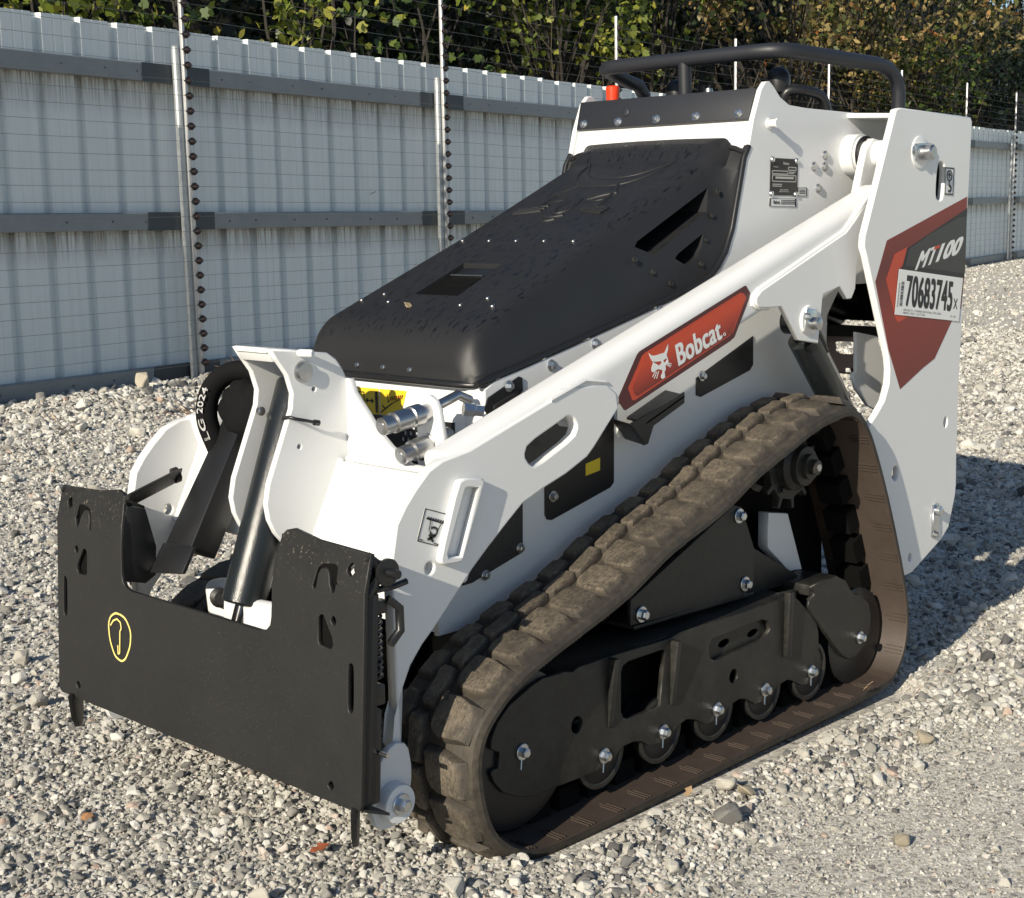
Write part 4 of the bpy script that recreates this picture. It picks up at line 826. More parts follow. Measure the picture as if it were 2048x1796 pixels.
prism('bracket_cap', [(.690, -.052, .938), (.690, .05, .938), (.675, .05, .910), (.675, -.052, .910)], (-.012, 0, 0), WHITE, ROOT, .002)
prism('bracket_cap_top', [(.690, -.052, .938), (.690, .05, .938), (.60, .05, .929), (.60, -.052, .929)], (0, 0, -.010), WHITE, ROOT, .002)
ct = Vector((.62, .004, .888)); c0 = Vector((.704, .004, .865)); c1 = Vector((.752, .004, .437))
c0 = Vector((.566, .0, .882)); c1 = Vector((.728, 0, .432)); axis = (c1 - c0).normalized()
cy = lathe('tilt_cylinder', [(-.035, .020), (-.03, .030), (.02, .032), (.024, .040), (.03, .0432), ((c1 - c0).length - .006, .0435), ((c1 - c0).length - .002, .040), ((c1 - c0).length, .030)], c0, axis, GREYPAINT, ROOT, 40)
lathe('piston_rod', [((c1 - c0).length - .01, .0155), ((c1 - c0).length + .13, .0155)], c0, axis, CHROME, cy, 24)
prism('rod_pivot_block', [(.735, -.058, .445), (.735, .10, .452), (.742, .10, .36), (.742, -.058, .36)], (-.03, 0, 0), WHITE, ROOT, .01)
tb = tube('cable_tie', [(.655, .050, .80), (.650, .066, .803), (.645, .078, .800), (.620, .082, .794), (.598, .080, .788)], .0035, BLACK, ROOT, 8)
lathe('cable_tie_head', [(0, .006), (.012, .006)], (.602, .080, .789), (-1, 0, -.2), BLACK, tb, 8)
lathe('grease_nut', [(0, .009), (.008, .009), (.01, .006)], (.640, -.044, .805), (0, 1, 0), STEEL, ROOT, 10)
# black support strut and hose sleeve on the right side
stt = prism('lift_arm_support', [(.588, -.245, .765), (.588, -.175, .765), (.735, -.165, .520), (.735, -.255, .520)], (-.06, 0, -.03), BLACK, ROOT, .003)
prism('support_foot', [(.735, -.262, .522), (.735, -.150, .530), (.765, -.150, .480), (.778, -.250, .468)], (-.008, 0, -.004), BLACK, stt, .002)
sl = tube('hose_sleeve', catmull([(.60, -.245, .70), (.615, -.262, .770), (.60, -.262, .830), (.575, -.225, .866), (.55, -.165, .868), (.53, -.115, .845), (.52, -.095, .78)], 6), .019, CLOTH, ROOT, 14, 1.3)
bm = bmesh.new(); bmesh.ops.create_icosphere(bm, subdivisions=4, radius=1.0)
for v in bm.verts:
    f_ = 1 + .06 * math.sin(v.co.x * 3 + v.co.z * 4) + .05 * math.sin(v.co.y * 6 - v.co.z * 4 + 1) + .02 * math.sin(v.co.z * 11 + v.co.y * 5)
    v.co = Vector((.572, -.180, .785)) + Vector((v.co.x * .036, v.co.y * .074, v.co.z * .070)) * f_ * (1 + .05 * math.sin(v.co.y * 14 + v.co.z * 9))
obj('sleeve_bulk', from_bm('sleeve_bulk', bm, 80), CLOTH, sl)
sm = fit_text('LG 2024', (0, 0), (1, 0), (0, 1), lambda a, b: (a, b, 0), .02)
spn = catmull([(.606, -.252, .722), (.6155, -.262, .768), (.612, -.264, .80), (.600, -.261, .832)], 6)
n = len(sm.vertices); co = np.empty(n * 3, np.float32); sm.vertices.foreach_get('co', co); co = co.reshape(n, 3); o2 = []
for a, b, c in co:
    f = a * (len(spn) - 1); i = min(int(f), len(spn) - 2); p = spn[i].lerp(spn[i + 1], f - i); nrm = Vector((.80, .34, .14)).normalized(); side_ = (spn[i + 1] - spn[i]).cross(nrm).normalized()
    q = p + nrm * .0250 + side_ * (-(b - .5) * .014); o2.append(q)
sm.vertices.foreach_set('co', np.array([tuple(v) for v in o2], np.float32).ravel()); sm.update()
obj('lettering', sm, plain('faded_white_print', (.46, .46, .46), .7), sl)
bt = box('white_hose_guard', (-.03, -.045, -.06), (.03, .045, .06), WHITE, ROOT, .022, Matrix.Translation((.60, -.235, .365)) @ Matrix.Rotation(.15, 4, 'X'), 4)
lathe('hose_fitting', [(0, .016), (.02, .016), (.02, .021), (.04, .021), (.045, .012), (.07, .012)], (.62, -.235, .39), (.5, .8, .15), RUBBERHOSE, bt, 16)
tube('hydraulic_hose', [(.60, -.20, .44), (.60, -.15, .47), (.58, -.10, .52)], .012, RUBBERHOSE, bt, 10)
# ---------------------------------------------------------------- quick couplers
cp = obj('coupler_bracket', plate_mesh('coupler_bracket', D['coup_plate'] + [(.294, .70), (.219, .70)], (), .012, .002, MX(.452)), WHITE, ROOT)
def coupler(p0, p1, y):
    p0 = Vector((p0[0], y, p0[1])); p1 = Vector((p1[0], y, p1[1])); L_ = (p1 - p0).length; ax = (p1 - p0).normalized()
    c = lathe('quick_coupler', [(0, .011), (.002, .017), (.008, .0175), (.022, .0175), (.024, .0155), (.030, .0155), (.032, .0205), (.066, .0205), (.068, .0185), (.074, .0185), (.076, .0215), (.10, .0215), (.102, .017), (L_ + .03, .017)], p0, ax, STEEL, ROOT, 28)
    lathe('coupler_face', [(-.0012, .0085), (.001, .0085)], p0, ax, ZINC, c, 18)
coupler((.578, .793), (.462, .809), .25); coupler((.532, .731), (.430, .752), .25)
hf = tube('hydraulic_fitting', [(.44, .262, .822), (.39, .265, .838), (.36, .268, .825)], .010, STEEL, ROOT, 12)
lathe('hose_nut', [(0, .014), (.022, .014), (.024, .012), (.04, .012)], (.41, .30, .815), (-.6, .35, -.1), ZINC, ROOT, 6)
tube('hydraulic_hose', [(.46, .24, .73), (.42, .20, .70), (.36, .15, .68)], .014, RUBBERHOSE, ROOT, 10)
# ---------------------------------------------------------------- attachment plate
pr = D['plate_right']; pl = D['plate_left']
half = [(.213, .447), (.232, .4515), (.243, .462), (.247, .478), (.248, .53), (.249, .573), (.258, .626), (.268, .636), (.288, .641), (.36, .631), (.499, .626), (.500, .562), (.499, .195), (.496, .187), (.488, .181)]
outl = half + [(-a, b) for a, b in reversed(half)]
holes = []
for s in (1, -1):
    for h in ('hole_u', 'hole_c', 'hole_s', 'hole_t', 'hole_slot', 'hole_b'):
        q = [(s * a, b) for a, b in D[h]]; q = rounded(q, 2) if len(q) < 9 else q; holes.append(q if s > 0 else q[::-1])
TILT = Matrix(((0, -.046, 1, .858 + .046 * .18), (1, 0, 0, 0), (0, 1, 0.046, 0), (0, 0, 0, 1)))
pm = plate_mesh('attachment_plate', outl, holes, .009, .0015, TILT @ Matrix.Translation((0, 0, -.0045)))
# bend the lugs back above the fold line
for v in pm.vertices:
    if v.co.z > .560: v.co.x -= (v.co.z - .560) * .22
plt = obj('attachment_plate', pm, BLACKPLATE, ROOT)
def pz(y, z, d=0.0): return Vector((.858 - .046 * (z - .18) + d, y, z))
for s in (1, -1):
    prism('plate_flange', [pz(s * .497, .195, -.009), pz(s * .497, .555, -.009), pz(s * .497, .555, -.035), pz(s * .497, .195, -.035)], (0, -s * .008, 0), BLACKPLATE, plt, .001)
    # inner cheek that curves back from the notch
    cheek = [(-.004, .46), (-.004, .556), (-.018, .612), (-.060, .600), (-.085, .52), (-.085, .46), (-.06, .446)]
    prism('plate_cheek', [pz(s * .252, z, d) for d, z in cheek], (0, s * .008, 0), BLACK, plt, .001)
    lip = [pz(s * .255, .628, -.016), pz(s * .495, .620, -.016), pz(s * .495, .60, -.060), pz(s * .255, .606, -.060)]
    prism('plate_lip', lip, (0, 0, -.006), BLACKPLATE, plt, .001)
    tube('curved_band', [pz(s * .493, .622, -.012), pz(s * .493, .605, -.034), pz(s * .493, .585, -.040), pz(s * .493, .565, -.026), pz(s * .493, .552, -.012)], .0055, BLACKPLATE, plt, 8, 1.6)
    prism('back_stiffener', [pz(s * .36, .20, -.010), pz(s * .44, .20, -.010), pz(s * .44, .60, -.010), pz(s * .36, .60, -.010)], (-.012, 0, 0), BLACKVOID, plt)
    lathe('plate_bolt', [(-.006, .0105), (.001, .0105), (.002, .009)], pz(s * .461, .594, -.02), (1, 0, .05), BLACKPLATE, plt, 16)
    # spring, lower guide, wedge and prong
    bm = bmesh.new(); coil = [Vector((.018 * math.cos(t), .018 * math.sin(t), .0115 * t / (2 * math.pi))) for t in np.linspace(0, 2 * math.pi * 9.5, 150)]
    tube_bm(bm, coil, .0028, 6); bm.transform(Matrix.Translation(pz(s * .476, .405, -.040)))
    obj('latch_spring', from_bm('latch_spring', bm, 50), BLACK, plt)
    tube('latch_rod', [pz(s * .476, .20, -.040), pz(s * .476, .60, -.040)], .008, BLACK, plt, 12)
    box('spring_seat', (-.022, -.016, -.012), (.022, .016, .012), BLACK, plt, .003, Matrix.Translation(pz(s * .474, .528, -.040)))
    box('spring_seat', (-.020, -.016, -.018), (.020, .016, .018), BLACK, plt, .003, Matrix.Translation(pz(s * .474, .375, -.040)))
    prism('lower_guide', [pz(s * .462, .185, -.012), pz(s * .490, .185, -.012), pz(s * .490, .185, -.052), pz(s * .462, .185, -.052)], (-.0075, 0, .165), BLACK, plt, .002)
    tube('guide_pin', [pz(s * .478, .275, -.045), pz(s * .515, .275, -.045)], .0045, STEEL, plt, 10)
    wedge = [(-.028, .188), (.004, .188), (-.002, .13), (-.010, .108), (-.018, .10)]
    prism('latch_wedge', [pz(s * .462, z, -.012 + (u if True else 0)) + Vector((0, u, 0)) for u, z in [(-.030, .188), (.030, .188), (.012, .130), (-.008, .102), (-.020, .096), (-.028, .110)]], (-.014, 0, 0), BLACKPLATE, plt, .002)
    prism('bottom_lip', [pz(s * .40, .186, -.010), pz(s * .498, .186, -.010), pz(s * .505, .168, -.060), pz(s * .42, .168, -.060)], (0, 0, -.005), BLACKPLATE, plt)
    # lever
    hub = pz(s * .478, .590, -.05)
    lathe('lever_hub', [(-.02, .018), (.018, .018), (.02, .024), (.026, .024), (.028, .008), (.05, .008)], hub, (0, s, 0), BLACK, plt, 18)
    tube('lever_link', [hub + Vector((.02, s * .01, -.03)), hub + Vector((-.02, s * .018, -.028)), hub + Vector((-.045, s * .02, -.024))], .006, BLACK, plt, 8)
    tube('lever_hook', [hub + Vector((-.01, s * .012, -.05)), hub + Vector((-.035, s * .012, -.07)), hub + Vector((-.036, s * .012, -.11)), hub + Vector((-.012, s * .012, -.13))], .008, BLACK, plt, 8)
lv = prism('latch_lever', [pz(-.260, .632, -.012), pz(-.275, .600, -.012), Vector((.66, -.335, .628)), Vector((.66, -.318, .660))], (-.012, .012, .004), BLACKPLATE, plt, .003)
lathe('lever_grip', [(0, .017), (.012, .017), (.014, .014)], (.663, -.324, .645), (-.6, .1, .15), BLACKPLATE, plt, 16)
mk = [Vector(p) for p in rounded(D['paint_ring'], 2)]; polys = [strip_poly(mk[i], mk[(i + 1) % len(mk)], .0042) for i in range(len(mk))]
q = [Vector(p) for p in D['paint_stroke']]; polys += [strip_poly(q[i], q[i + 1], .0034) for i in range(len(q) - 1)]
obj('paint_mark', join_meshes('paint_mark', [plate_mesh('p', p, (), .0004, 0, TILT @ Matrix.Translation((0, 0, .0006 + .00003 * i))) for i, p in enumerate(polys)], PAINTY), None, plt)
# ---------------------------------------------------------------- rear uprights
def upright():
    u = yplate('rear_upright', D['upright'], .49, .018, WHITE, ROOT, [rounded(D['up_slot'], 1)[::-1], ellipse(D['up_hole0'][0], .0105, .014), ellipse(D['up_hole1'][0], .017, .019), ellipse(D['up_hole2'][0], .009, .011)], .003)
    p = (-.99, 1.336)
    lathe('pin_washer', [(0, .040), (.003, .040), (.004, .036)], (p[0], .49, p[1]), (0, 1, 0), WHITE, u, 28)
    yplate('lock_plate', D['up_lock'], .500, .007, ZINC, u, (), .0015)
    (b1, b2, b3, b4) = D['up_bolts']
    lathe('pin', [(0, .0185), (.018, .0185), (.022, .014)], (b1[0], .500, b1[1]), (0, 1, 0), STEEL, u, 24)
    bolt((b2[0], .500, b2[1]), (0, 1, 0), .0135, u)
    yplate('lock_tab', [(-1.118, .43), (-1.145, .432), (-1.152, .36), (-1.138, .338), (-1.118, .345)], .4965, .006, ZINC, u, (), .0015)
    lathe('pin', [(0, .013), (.012, .013), (.014, .01)], (b3[0], .4965, b3[1] + .01), (0, 1, 0), ZINC, u, 18)
    bolt((b4[0], .4965, b4[1] - .004), (0, 1, 0), .011, u, STEEL)
    prism('upright_rear_web', [(-1.236, .472, .36), (-1.236, .472, 1.42), (-1.236, .30, 1.42), (-1.236, .30, .9), (-1.236, .42, .36)], (-.012, 0, 0), WHITE, u, .001)
    return u
prism('slot_shade_block', [(-1.03, .468, 1.18), (-1.22, .468, 1.18), (-1.22, .468, 1.345), (-1.03, .468, 1.345)], (0, -.04, 0), BLACKVOID, ROOT)  # black block added behind the slot, in place of the shade there
UP = upright(); UPR = mirrored(UP, ROOT)
PX, PZ_ = -1.005, 1.337
for s in (1, -1):
    lathe('arm_pivot_tube', [(0, .052), (.035, .052), (.036, .046), (.040, .044), (.042, .034), (.125, .034)], (PX, s * .285, PZ_), (0, s, 0), WHITE, ROOT, 36)
    lathe('pivot_seal', [(0, .0465), (.006, .0465)], (PX, s * .328, PZ_), (0, s, 0), BLACK, ROOT, 36)
    prism('tower_top_gusset', [(-.985, s * .285, 1.441), (-1.235, s * .285, 1.441), (-1.235, s * .472, 1.437), (-1.10, s * .472, 1.437), (-.99, s * .31, 1.441)], (0, 0, -.012), WHITE, ROOT, .002)
dk = sticker('deck_decal', D['deck_maroon'], .4903, DECKRED, ROOT, t=.0004)
obj('decal_face', plate_mesh('decal_face', D['deck_black'], (), .0003, 0, MY(.4907)), INK, dk)
obj('decal_face', plate_mesh('decal_face', D['deck_grey'], (), .0003, 0, MY(.4911)), DGREY, dk)
obj('decal_bright', plate_mesh('decal_bright', D['deck_bright'], (), .0003, 0, MY(.49075)), RED, dk)
o, e_, u_ = [Vector(p) for p in D['mt_text']]; up_ = (u_ - o)
en = Vector(D['mt_end'][0])  # upper right end of the model name
e2 = en - up_ * 1.05
o1 = o.lerp(e2, 0.0); t1 = o.lerp(e2, .42); o0 = o.lerp(e2, .46)
up_v = up_ + Vector((-.010, .012))
obj('lettering', fit_text('MT', tuple(o), tuple(t1), tuple(o + up_v), onY(.4914), .05, .0), PRINTW, dk)
obj('lettering', fit_text('100', tuple(o0), tuple(e2), tuple(o0 + up_v * 1.02), onY(.4914), .06, .0), PRINTW, dk)
tb_ = t1 + up_v; obj('red_accent', plate_mesh('red_accent', [tuple(t1 + up_v * .82 + (t1 - o) * -.30), tuple(t1 + up_v * .82 + (t1 - o) * .0), tuple(tb_ + (t1 - o) * .0), tuple(tb_ + (t1 - o) * -.30)], (), .0002, 0, MY(.4921)), RED, dk)
ls = sticker('lot_sticker', D['stick'], .4924, PRINTW, ROOT, t=.0004)
q = [Vector(p) for p in D['stick']]
def suv(u, v): a = q[0].lerp(q[1], u); b = q[3].lerp(q[2], u); return tuple(a.lerp(b, v))
obj('lettering', fit_text('70683745', suv(.14, .80), suv(.865, .80), suv(.125, .10), onY(.4928), .045), INK, ls)
obj('lettering', fit_text('x', suv(.885, .73), suv(.955, .73), suv(.88, .49), onY(.4928)), INK, ls)
obj('lettering', fit_text('SPECIALTY - COMPACTED MT/06  SITE USED', suv(.12, .90), suv(.70, .90), suv(.12, .855), onY(.4928)), INK, ls)
obj('lettering', fit_text('FBPH2 1033 - LOT 026', suv(.12, .965), suv(.45, .965), suv(.12, .92), onY(.4928)), INK, ls)
obj('lettering', fit_text('B 102', suv(.86, .93), suv(.94, .93), suv(.86, .885), onY(.4928)), INK, ls)
random.seed(3); bars = []; v = .26
while v < .80:
    h = random.choice((.004, .007, .011)); bars.append([suv(.055, v), suv(.095, v), suv(.095, v + h * 1.6), suv(.055, v + h * 1.6)]); v += h * 1.6 + random.choice((.006, .010, .014))
bars += [[suv(.02, v), suv(.035, v), suv(.035, v + .012), suv(.02, v + .012)] for v in np.arange(.30, .82, .03)]
obj('barcode', join_meshes('barcode', [plate_mesh('b', b, (), .0003, 0, MY(.4929)) for b in bars], INK), None, ls)
hk = framed('lift_point_decal', D['hook'], .4906, .12, ROOT); q4 = [Vector(p) for p in D['hook']]
def huv(u, v): a = q4[0].lerp(q4[1], u); b = q4[3].lerp(q4[2], u); return tuple(a.lerp(b, v))
c = Vector(huv(.5, .30)); hp = [strip_poly(c + Vector((.013 * math.cos(a), .013 * math.sin(a))), c + Vector((.013 * math.cos(a + .5), .013 * math.sin(a + .5))), .0035) for a in np.arange(0, 6.3, .45)]
hp += [strip_poly(huv(.5, .20), huv(.5, .40), .004), strip_poly(huv(.36, .30), huv(.5, .2), .003), strip_poly(huv(.64, .30), huv(.5, .2), .003), strip_poly(huv(.5, .5), huv(.5, .68), .004)]
hp += [strip_poly(huv(.5 + .22 * math.sin(t), .77 - .10 * math.cos(t)), huv(.5 + .22 * math.sin(t + .5), .77 - .10 * math.cos(t + .5)), .006) for t in np.arange(0, 3.6, .45)]
obj('pictogram', join_meshes('pictogram', [plate_mesh('p', p, (), .0004, 0, MY(.492)) for p in hp], INK), None, hk)
# lift cylinders beside the body
for s in (1, -1):
    t0 = Vector((-.61, s * .395, .915)); t1_ = Vector((-.90, s * .395, .60)); ax = (t1_ - t0).normalized(); Lc = (t1_ - t0).length
    lc = lathe('lift_cylinder', [(.0, .018), (.025, .020), (.03, .036), (Lc - .03, .036), (Lc, .026)], t0, ax, GREYPAINT, ROOT, 32)
    lathe('cylinder_eye', [(-.022, .030), (.022, .030)], t0 + Vector((.015, 0, .02)), (0, 1, 0), GREYPAINT, lc, 24)
    tube('hard_line', [t0 + ax * .05 + Vector((-.035, 0, .034)), t0 + ax * .20 + Vector((-.035, 0, .034)), t0 + ax * .33 + Vector((-.03, 0, .03))], .008, STEEL, lc, 8)
    lathe('line_fitting', [(0, .013), (.05, .013), (.052, .010), (.07, .010)], t0 + ax * .06 + Vector((-.036, 0, .035)), ax, GREYPAINT, lc, 8)
# ---------------------------------------------------------------- hand rail, controls, beacon on top of the tower
def arc(c, r, a0, a1, u, v, n=6):
    return [Vector(c) + Vector(u) * (r * math.cos(a)) + Vector(v) * (r * math.sin(a)) for a in np.linspace(a0, a1, n)]
RP = [(-.875, -.284, 1.47), (-.870, -.284, 1.515), (-.845, -.284, 1.540), (-.80, -.284, 1.548), (-.735, -.284, 1.565), (-.70, -.279, 1.572), (-.686, -.262, 1.574), (-.683, -.23, 1.575), (-.683, .20, 1.577), (-.686, .245, 1.577), (-.702, .273, 1.577), (-.735, .284, 1.577), (-1.13, .284, 1.574), (-1.185, .284, 1.566), (-1.225, .284, 1.545), (-1.244, .284, 1.51), (-1.247, .284, 1.42)]
rl = tube('hand_rail', RP, .0185, SATIN, ROOT, 18)
tube('rail_strut', [(-.683, -.004, 1.568), (-.690, -.004, 1.44)], .0165, SATIN, rl, 16)
for y, z, x in ((-.125, 1.520, -.81), (.20, 1.528, -.80)):
    k = lathe('control_grip', [(-.07, .012), (-.045, .013), (-.04, .026), (-.012, .030), (.006, .027), (.018, .018), (.023, .006)], (x, y, z), (0, 0, 1), BLACK, ROOT, 22)
tube('joystick_stalk', [(-.80, -.03, 1.43), (-.80, -.03, 1.52)], .016, BLACK, ROOT, 12)
tube('control_loop', catmull([(-.80, .21, 1.45), (-.80, .225, 1.487), (-.83, .25, 1.492), (-.90, .262, 1.480), (-.93, .262, 1.44)], 5), .013, BLACK, ROOT, 12)
lathe('control_knob', [(0, .008), (.015, .012), (.028, .010), (.03, .004)], (-.72, .045, 1.475), (0, 0, 1), STEEL, ROOT, 14)
bc = lathe('red_cap', [(-.035, .017), (.0, .0175), (.012, .0185), (.020, .0185), (.024, .012)], (-.645, -.208, 1.499), (0, 0, 1), PLASTIC_RED, ROOT, 12)
# ================================================================ the yard: ground, fence, woods
F0 = Vector((-3.516, -6.426, 0)); FD = Vector((-.98284, -.18445, 0)); FB = Vector((.18445, -.98284, 0))   # fence line, its direction, the way behind it
FM = Matrix(((FD.x, FB.x, 0, F0.x), (FD.y, FB.y, 0, F0.y), (0, 0, 1, 0), (0, 0, 0, 1)))
def zoff(t): return np.where(np.asarray(t) < 5, .006 * np.asarray(t), .03 + .0185 * (np.asarray(t) - 5))
def sm01(x): x = np.clip(x, 0, 1); return x * x * (3 - 2 * x)
def hnoise(x, y):
    return (np.sin(x * 2.1 + 1.3) * np.sin(y * 1.7 + .4) + .6 * np.sin(x * 4.7 - y * 3.1) + .4 * np.sin(x * 9.3 + y * 7.7 + 2)) / 2
def ground_z(x, y):
    x = np.asarray(x, float); y = np.asarray(y, float)
    t = (x - F0.x) * FD.x + (y - F0.y) * FD.y; s = -((x - F0.x) * FB.x + (y - F0.y) * FB.y)
    tc = np.clip(t, -12, 40); g = .10 + zoff(tc); w = sm01((5.0 - s) / 4.5); z = g * w
    berm = np.exp(-((s - .75) / .5) ** 2) * sm01((t + 2.2) / .8) * sm01((3.5 - t) / 2) * (.07 + .03 * hnoise(x * 3, y * 3))
    z = z + berm + .012 * hnoise(x, y) * sm01((np.hypot(x, y) - .9) / 1.2)
    z = z + np.where(s < -1.5, (-s - 1.5) * .95 * sm01((-s - 1.5) / 5), 0)
    # loose gravel pushed up beside the left track
    z = z + .012 * np.exp(-((y - .72) / .08) ** 2) * sm01((x + 1.0) / .3) * sm01((.5 - x) / .4) - .03 * sm01((.62 - np.abs(y)) / .08) * sm01((x + 1.0) / .1) * sm01((.52 - x) / .08)
    return z
u = np.linspace(-1, 1, 260); ax = 4.0 * u + 66 * u ** 5
gx, gy = np.meshgrid(ax - .3, ax - .5, indexing='ij'); gz = np.minimum(ground_z(gx, gy), 11.0)
n = len(ax); idx = np.arange(n * n).reshape(n, n)
faces = np.stack([idx[:-1, :-1], idx[1:, :-1], idx[1:, 1:], idx[:-1, 1:]], -1).reshape(-1, 4)
gm = bpy.data.meshes.new('ground'); gm.from_pydata(np.stack([gx, gy, gz], -1).reshape(-1, 3).tolist(), [], faces.tolist())
gm.materials.append(GRAVELG); gm.materials.append(SOIL)
fc = faces.mean(1).astype(int); cx = gx.ravel()[faces].mean(1); cy = gy.ravel()[faces].mean(1); sdist = -((cx - F0.x) * FB.x + (cy - F0.y) * FB.y)
gm.polygons.foreach_set('material_index', (sdist < -.6).astype(np.int32)); gm.polygons.foreach_set('use_smooth', np.ones(len(faces), bool))
ground = obj('ground', gm); tag(ground, 'pale grey gravel yard under the loader and up to the fence', kind='structure')
# ---------------------------------------------------------------- gravel stones
def stone_mesh(seed, npts=13, flat=.75):
    r = np.random.default_rng(seed); p = r.normal(size=(npts, 3)); p /= np.linalg.norm(p, axis=1)[:, None]; p *= r.uniform(.75, 1.05, (npts, 1)); p *= np.array([1.15, r.uniform(.75, 1.0), flat])
    bm = bmesh.new()
    for q in p: bm.verts.new(q)
    res = bmesh.ops.convex_hull(bm, input=bm.verts); bmesh.ops.delete(bm, geom=list({g for g in res['geom_interior'] + res['geom_unused'] if isinstance(g, bmesh.types.BMVert)}), context='VERTS')
    bevel_bm(bm, .09, 1, 22)
    me = bpy.data.meshes.new('stone'); bm.to_mesh(me); bm.free(); me.materials.append(STONE); return me
scol = bpy.data.collections.new('stone_kinds')
for i in range(9):
    so_ = bpy.data.objects.new('stone', stone_mesh(40 + i, 10 + i, [.55, .7, .8, .62, .9, .7, .75, .5, .85][i])); scol.objects.link(so_)
CAMXY = np.array([2.4, 2.34])
def scatter(nmax, d0, d1, power):
    a0 = math.atan2(-.684505, -.713258); th = rng.uniform(-.50, .50, nmax) + a0
    d = (rng.uniform(0, 1, nmax) * (d1 ** power - d0 ** power) + d0 ** power) ** (1 / power)
    return CAMXY[0] + d * np.cos(th), CAMXY[1] + d * np.sin(th), d
x1, y1, d1 = scatter(100000, 1.75, 3.8, 1.9); x2, y2, d2 = scatter(240000, 3.4, 16, .6); x3, y3, d3 = scatter(75000, 9, 30, .9)
X_ = np.concatenate([x1, x2, x3]); Y_ = np.concatenate([y1, y2, y3]); DD = np.concatenate([d1, d2, d3])
fine = sm01((Y_ - .74 + .10 * hnoise(X_ * 2, Y_ * 2)) / .22) * sm01((X_ + 2.6) / 1.2)
rad = .0050 * np.exp(rng.normal(0, .46, len(X_))) * (1 - .52 * fine) * np.clip(DD / 3.4, 1, 5) ** .62
bigm = rng.uniform(size=len(X_)) < np.where((Y_ > .50) & (Y_ < .85), .055, .022) * (1 - .7 * fine); rad[bigm] *= rng.uniform(1.7, 2.9, bigm.sum())
t_ = (X_ - F0.x) * FD.x + (Y_ - F0.y) * FD.y; s_ = -((X_ - F0.x) * FB.x + (Y_ - F0.y) * FB.y)
rad = np.where((s_ < 1.3) & (t_ < 3), rad * rng.uniform(.8, 2.0, len(rad)), rad)
keep = (s_ > .05) & ~((X_ < .50) & (X_ > -.95) & (np.abs(Y_) < .56 + rad * .8)) & (rad < .06); keep &= rng.uniform(size=len(X_)) > fine * .25
keep &= ~((DD < 3.6) & (rad > .021))
X_, Y_, rad = X_[keep], Y_[keep], rad[keep]; Z_ = ground_z(X_, Y_) + rad * rng.uniform(-.15, .45, len(rad))
pm_ = bpy.data.meshes.new('gravel_stones'); pm_.vertices.add(len(X_)); pm_.vertices.foreach_set('co', np.stack([X_, Y_, Z_], -1).astype(np.float32).ravel())
def attr(me, name, typ, arr): a = me.attributes.new(name, typ, 'POINT'); a.data.foreach_set('vector' if typ == 'FLOAT_VECTOR' else 'value', arr.ravel())
attr(pm_, 'rot', 'FLOAT_VECTOR', np.stack([rng.normal(0, .5, len(X_)), rng.normal(0, .5, len(X_)), rng.uniform(0, 6.28, len(X_))], -1).astype(np.float32))
attr(pm_, 'scl', 'FLOAT', rad.astype(np.float32)); attr(pm_, 'kindex', 'INT', rng.integers(0, 9, len(X_)).astype(np.int32)); attr(pm_, 'tone', 'FLOAT', np.clip(rng.beta(1.9, 1.35, len(X_)), 0, .985).astype(np.float32) + (rng.uniform(size=len(X_)) < .004) * .02)
gs = obj('gravel_stones', pm_); pm_.materials.append(STONE); tag(gs, 'loose grey and cream crushed stone covering the yard', kind='stuff')
ng = bpy.data.node_groups.new('scatter_stones', 'GeometryNodeTree'); ng.interface.new_socket('Geometry', in_out='INPUT', socket_type='NodeSocketGeometry'); ng.interface.new_socket('Geometry', in_out='OUTPUT', socket_type='NodeSocketGeometry')
gi = ng.nodes.new('NodeGroupInput'); go = ng.nodes.new('NodeGroupOutput'); iop = ng.nodes.new('GeometryNodeInstanceOnPoints'); ci = ng.nodes.new('GeometryNodeCollectionInfo')
ci.inputs['Collection'].default_value = scol; ci.inputs['Separate Children'].default_value = True; ci.inputs['Reset Children'].default_value = True
def named(nm, dt): a = ng.nodes.new('GeometryNodeInputNamedAttribute'); a.data_type = dt; a.inputs['Name'].default_value = nm; return a.outputs['Attribute']
e2r = ng.nodes.new('FunctionNodeEulerToRotation'); ng.links.new(named('rot', 'FLOAT_VECTOR'), e2r.inputs[0])
ng.links.new(gi.outputs[0], iop.inputs['Points']); ng.links.new(ci.outputs[0], iop.inputs['Instance']); iop.inputs['Pick Instance'].default_value = True
ng.links.new(named('kindex', 'INT'), iop.inputs['Instance Index']); ng.links.new(e2r.outputs[0], iop.inputs['Rotation']); ng.links.new(named('scl', 'FLOAT'), iop.inputs['Scale']); ng.links.new(iop.outputs[0], go.inputs[0])
mdf = gs.modifiers.new('scatter', 'NODES'); mdf.node_group = ng
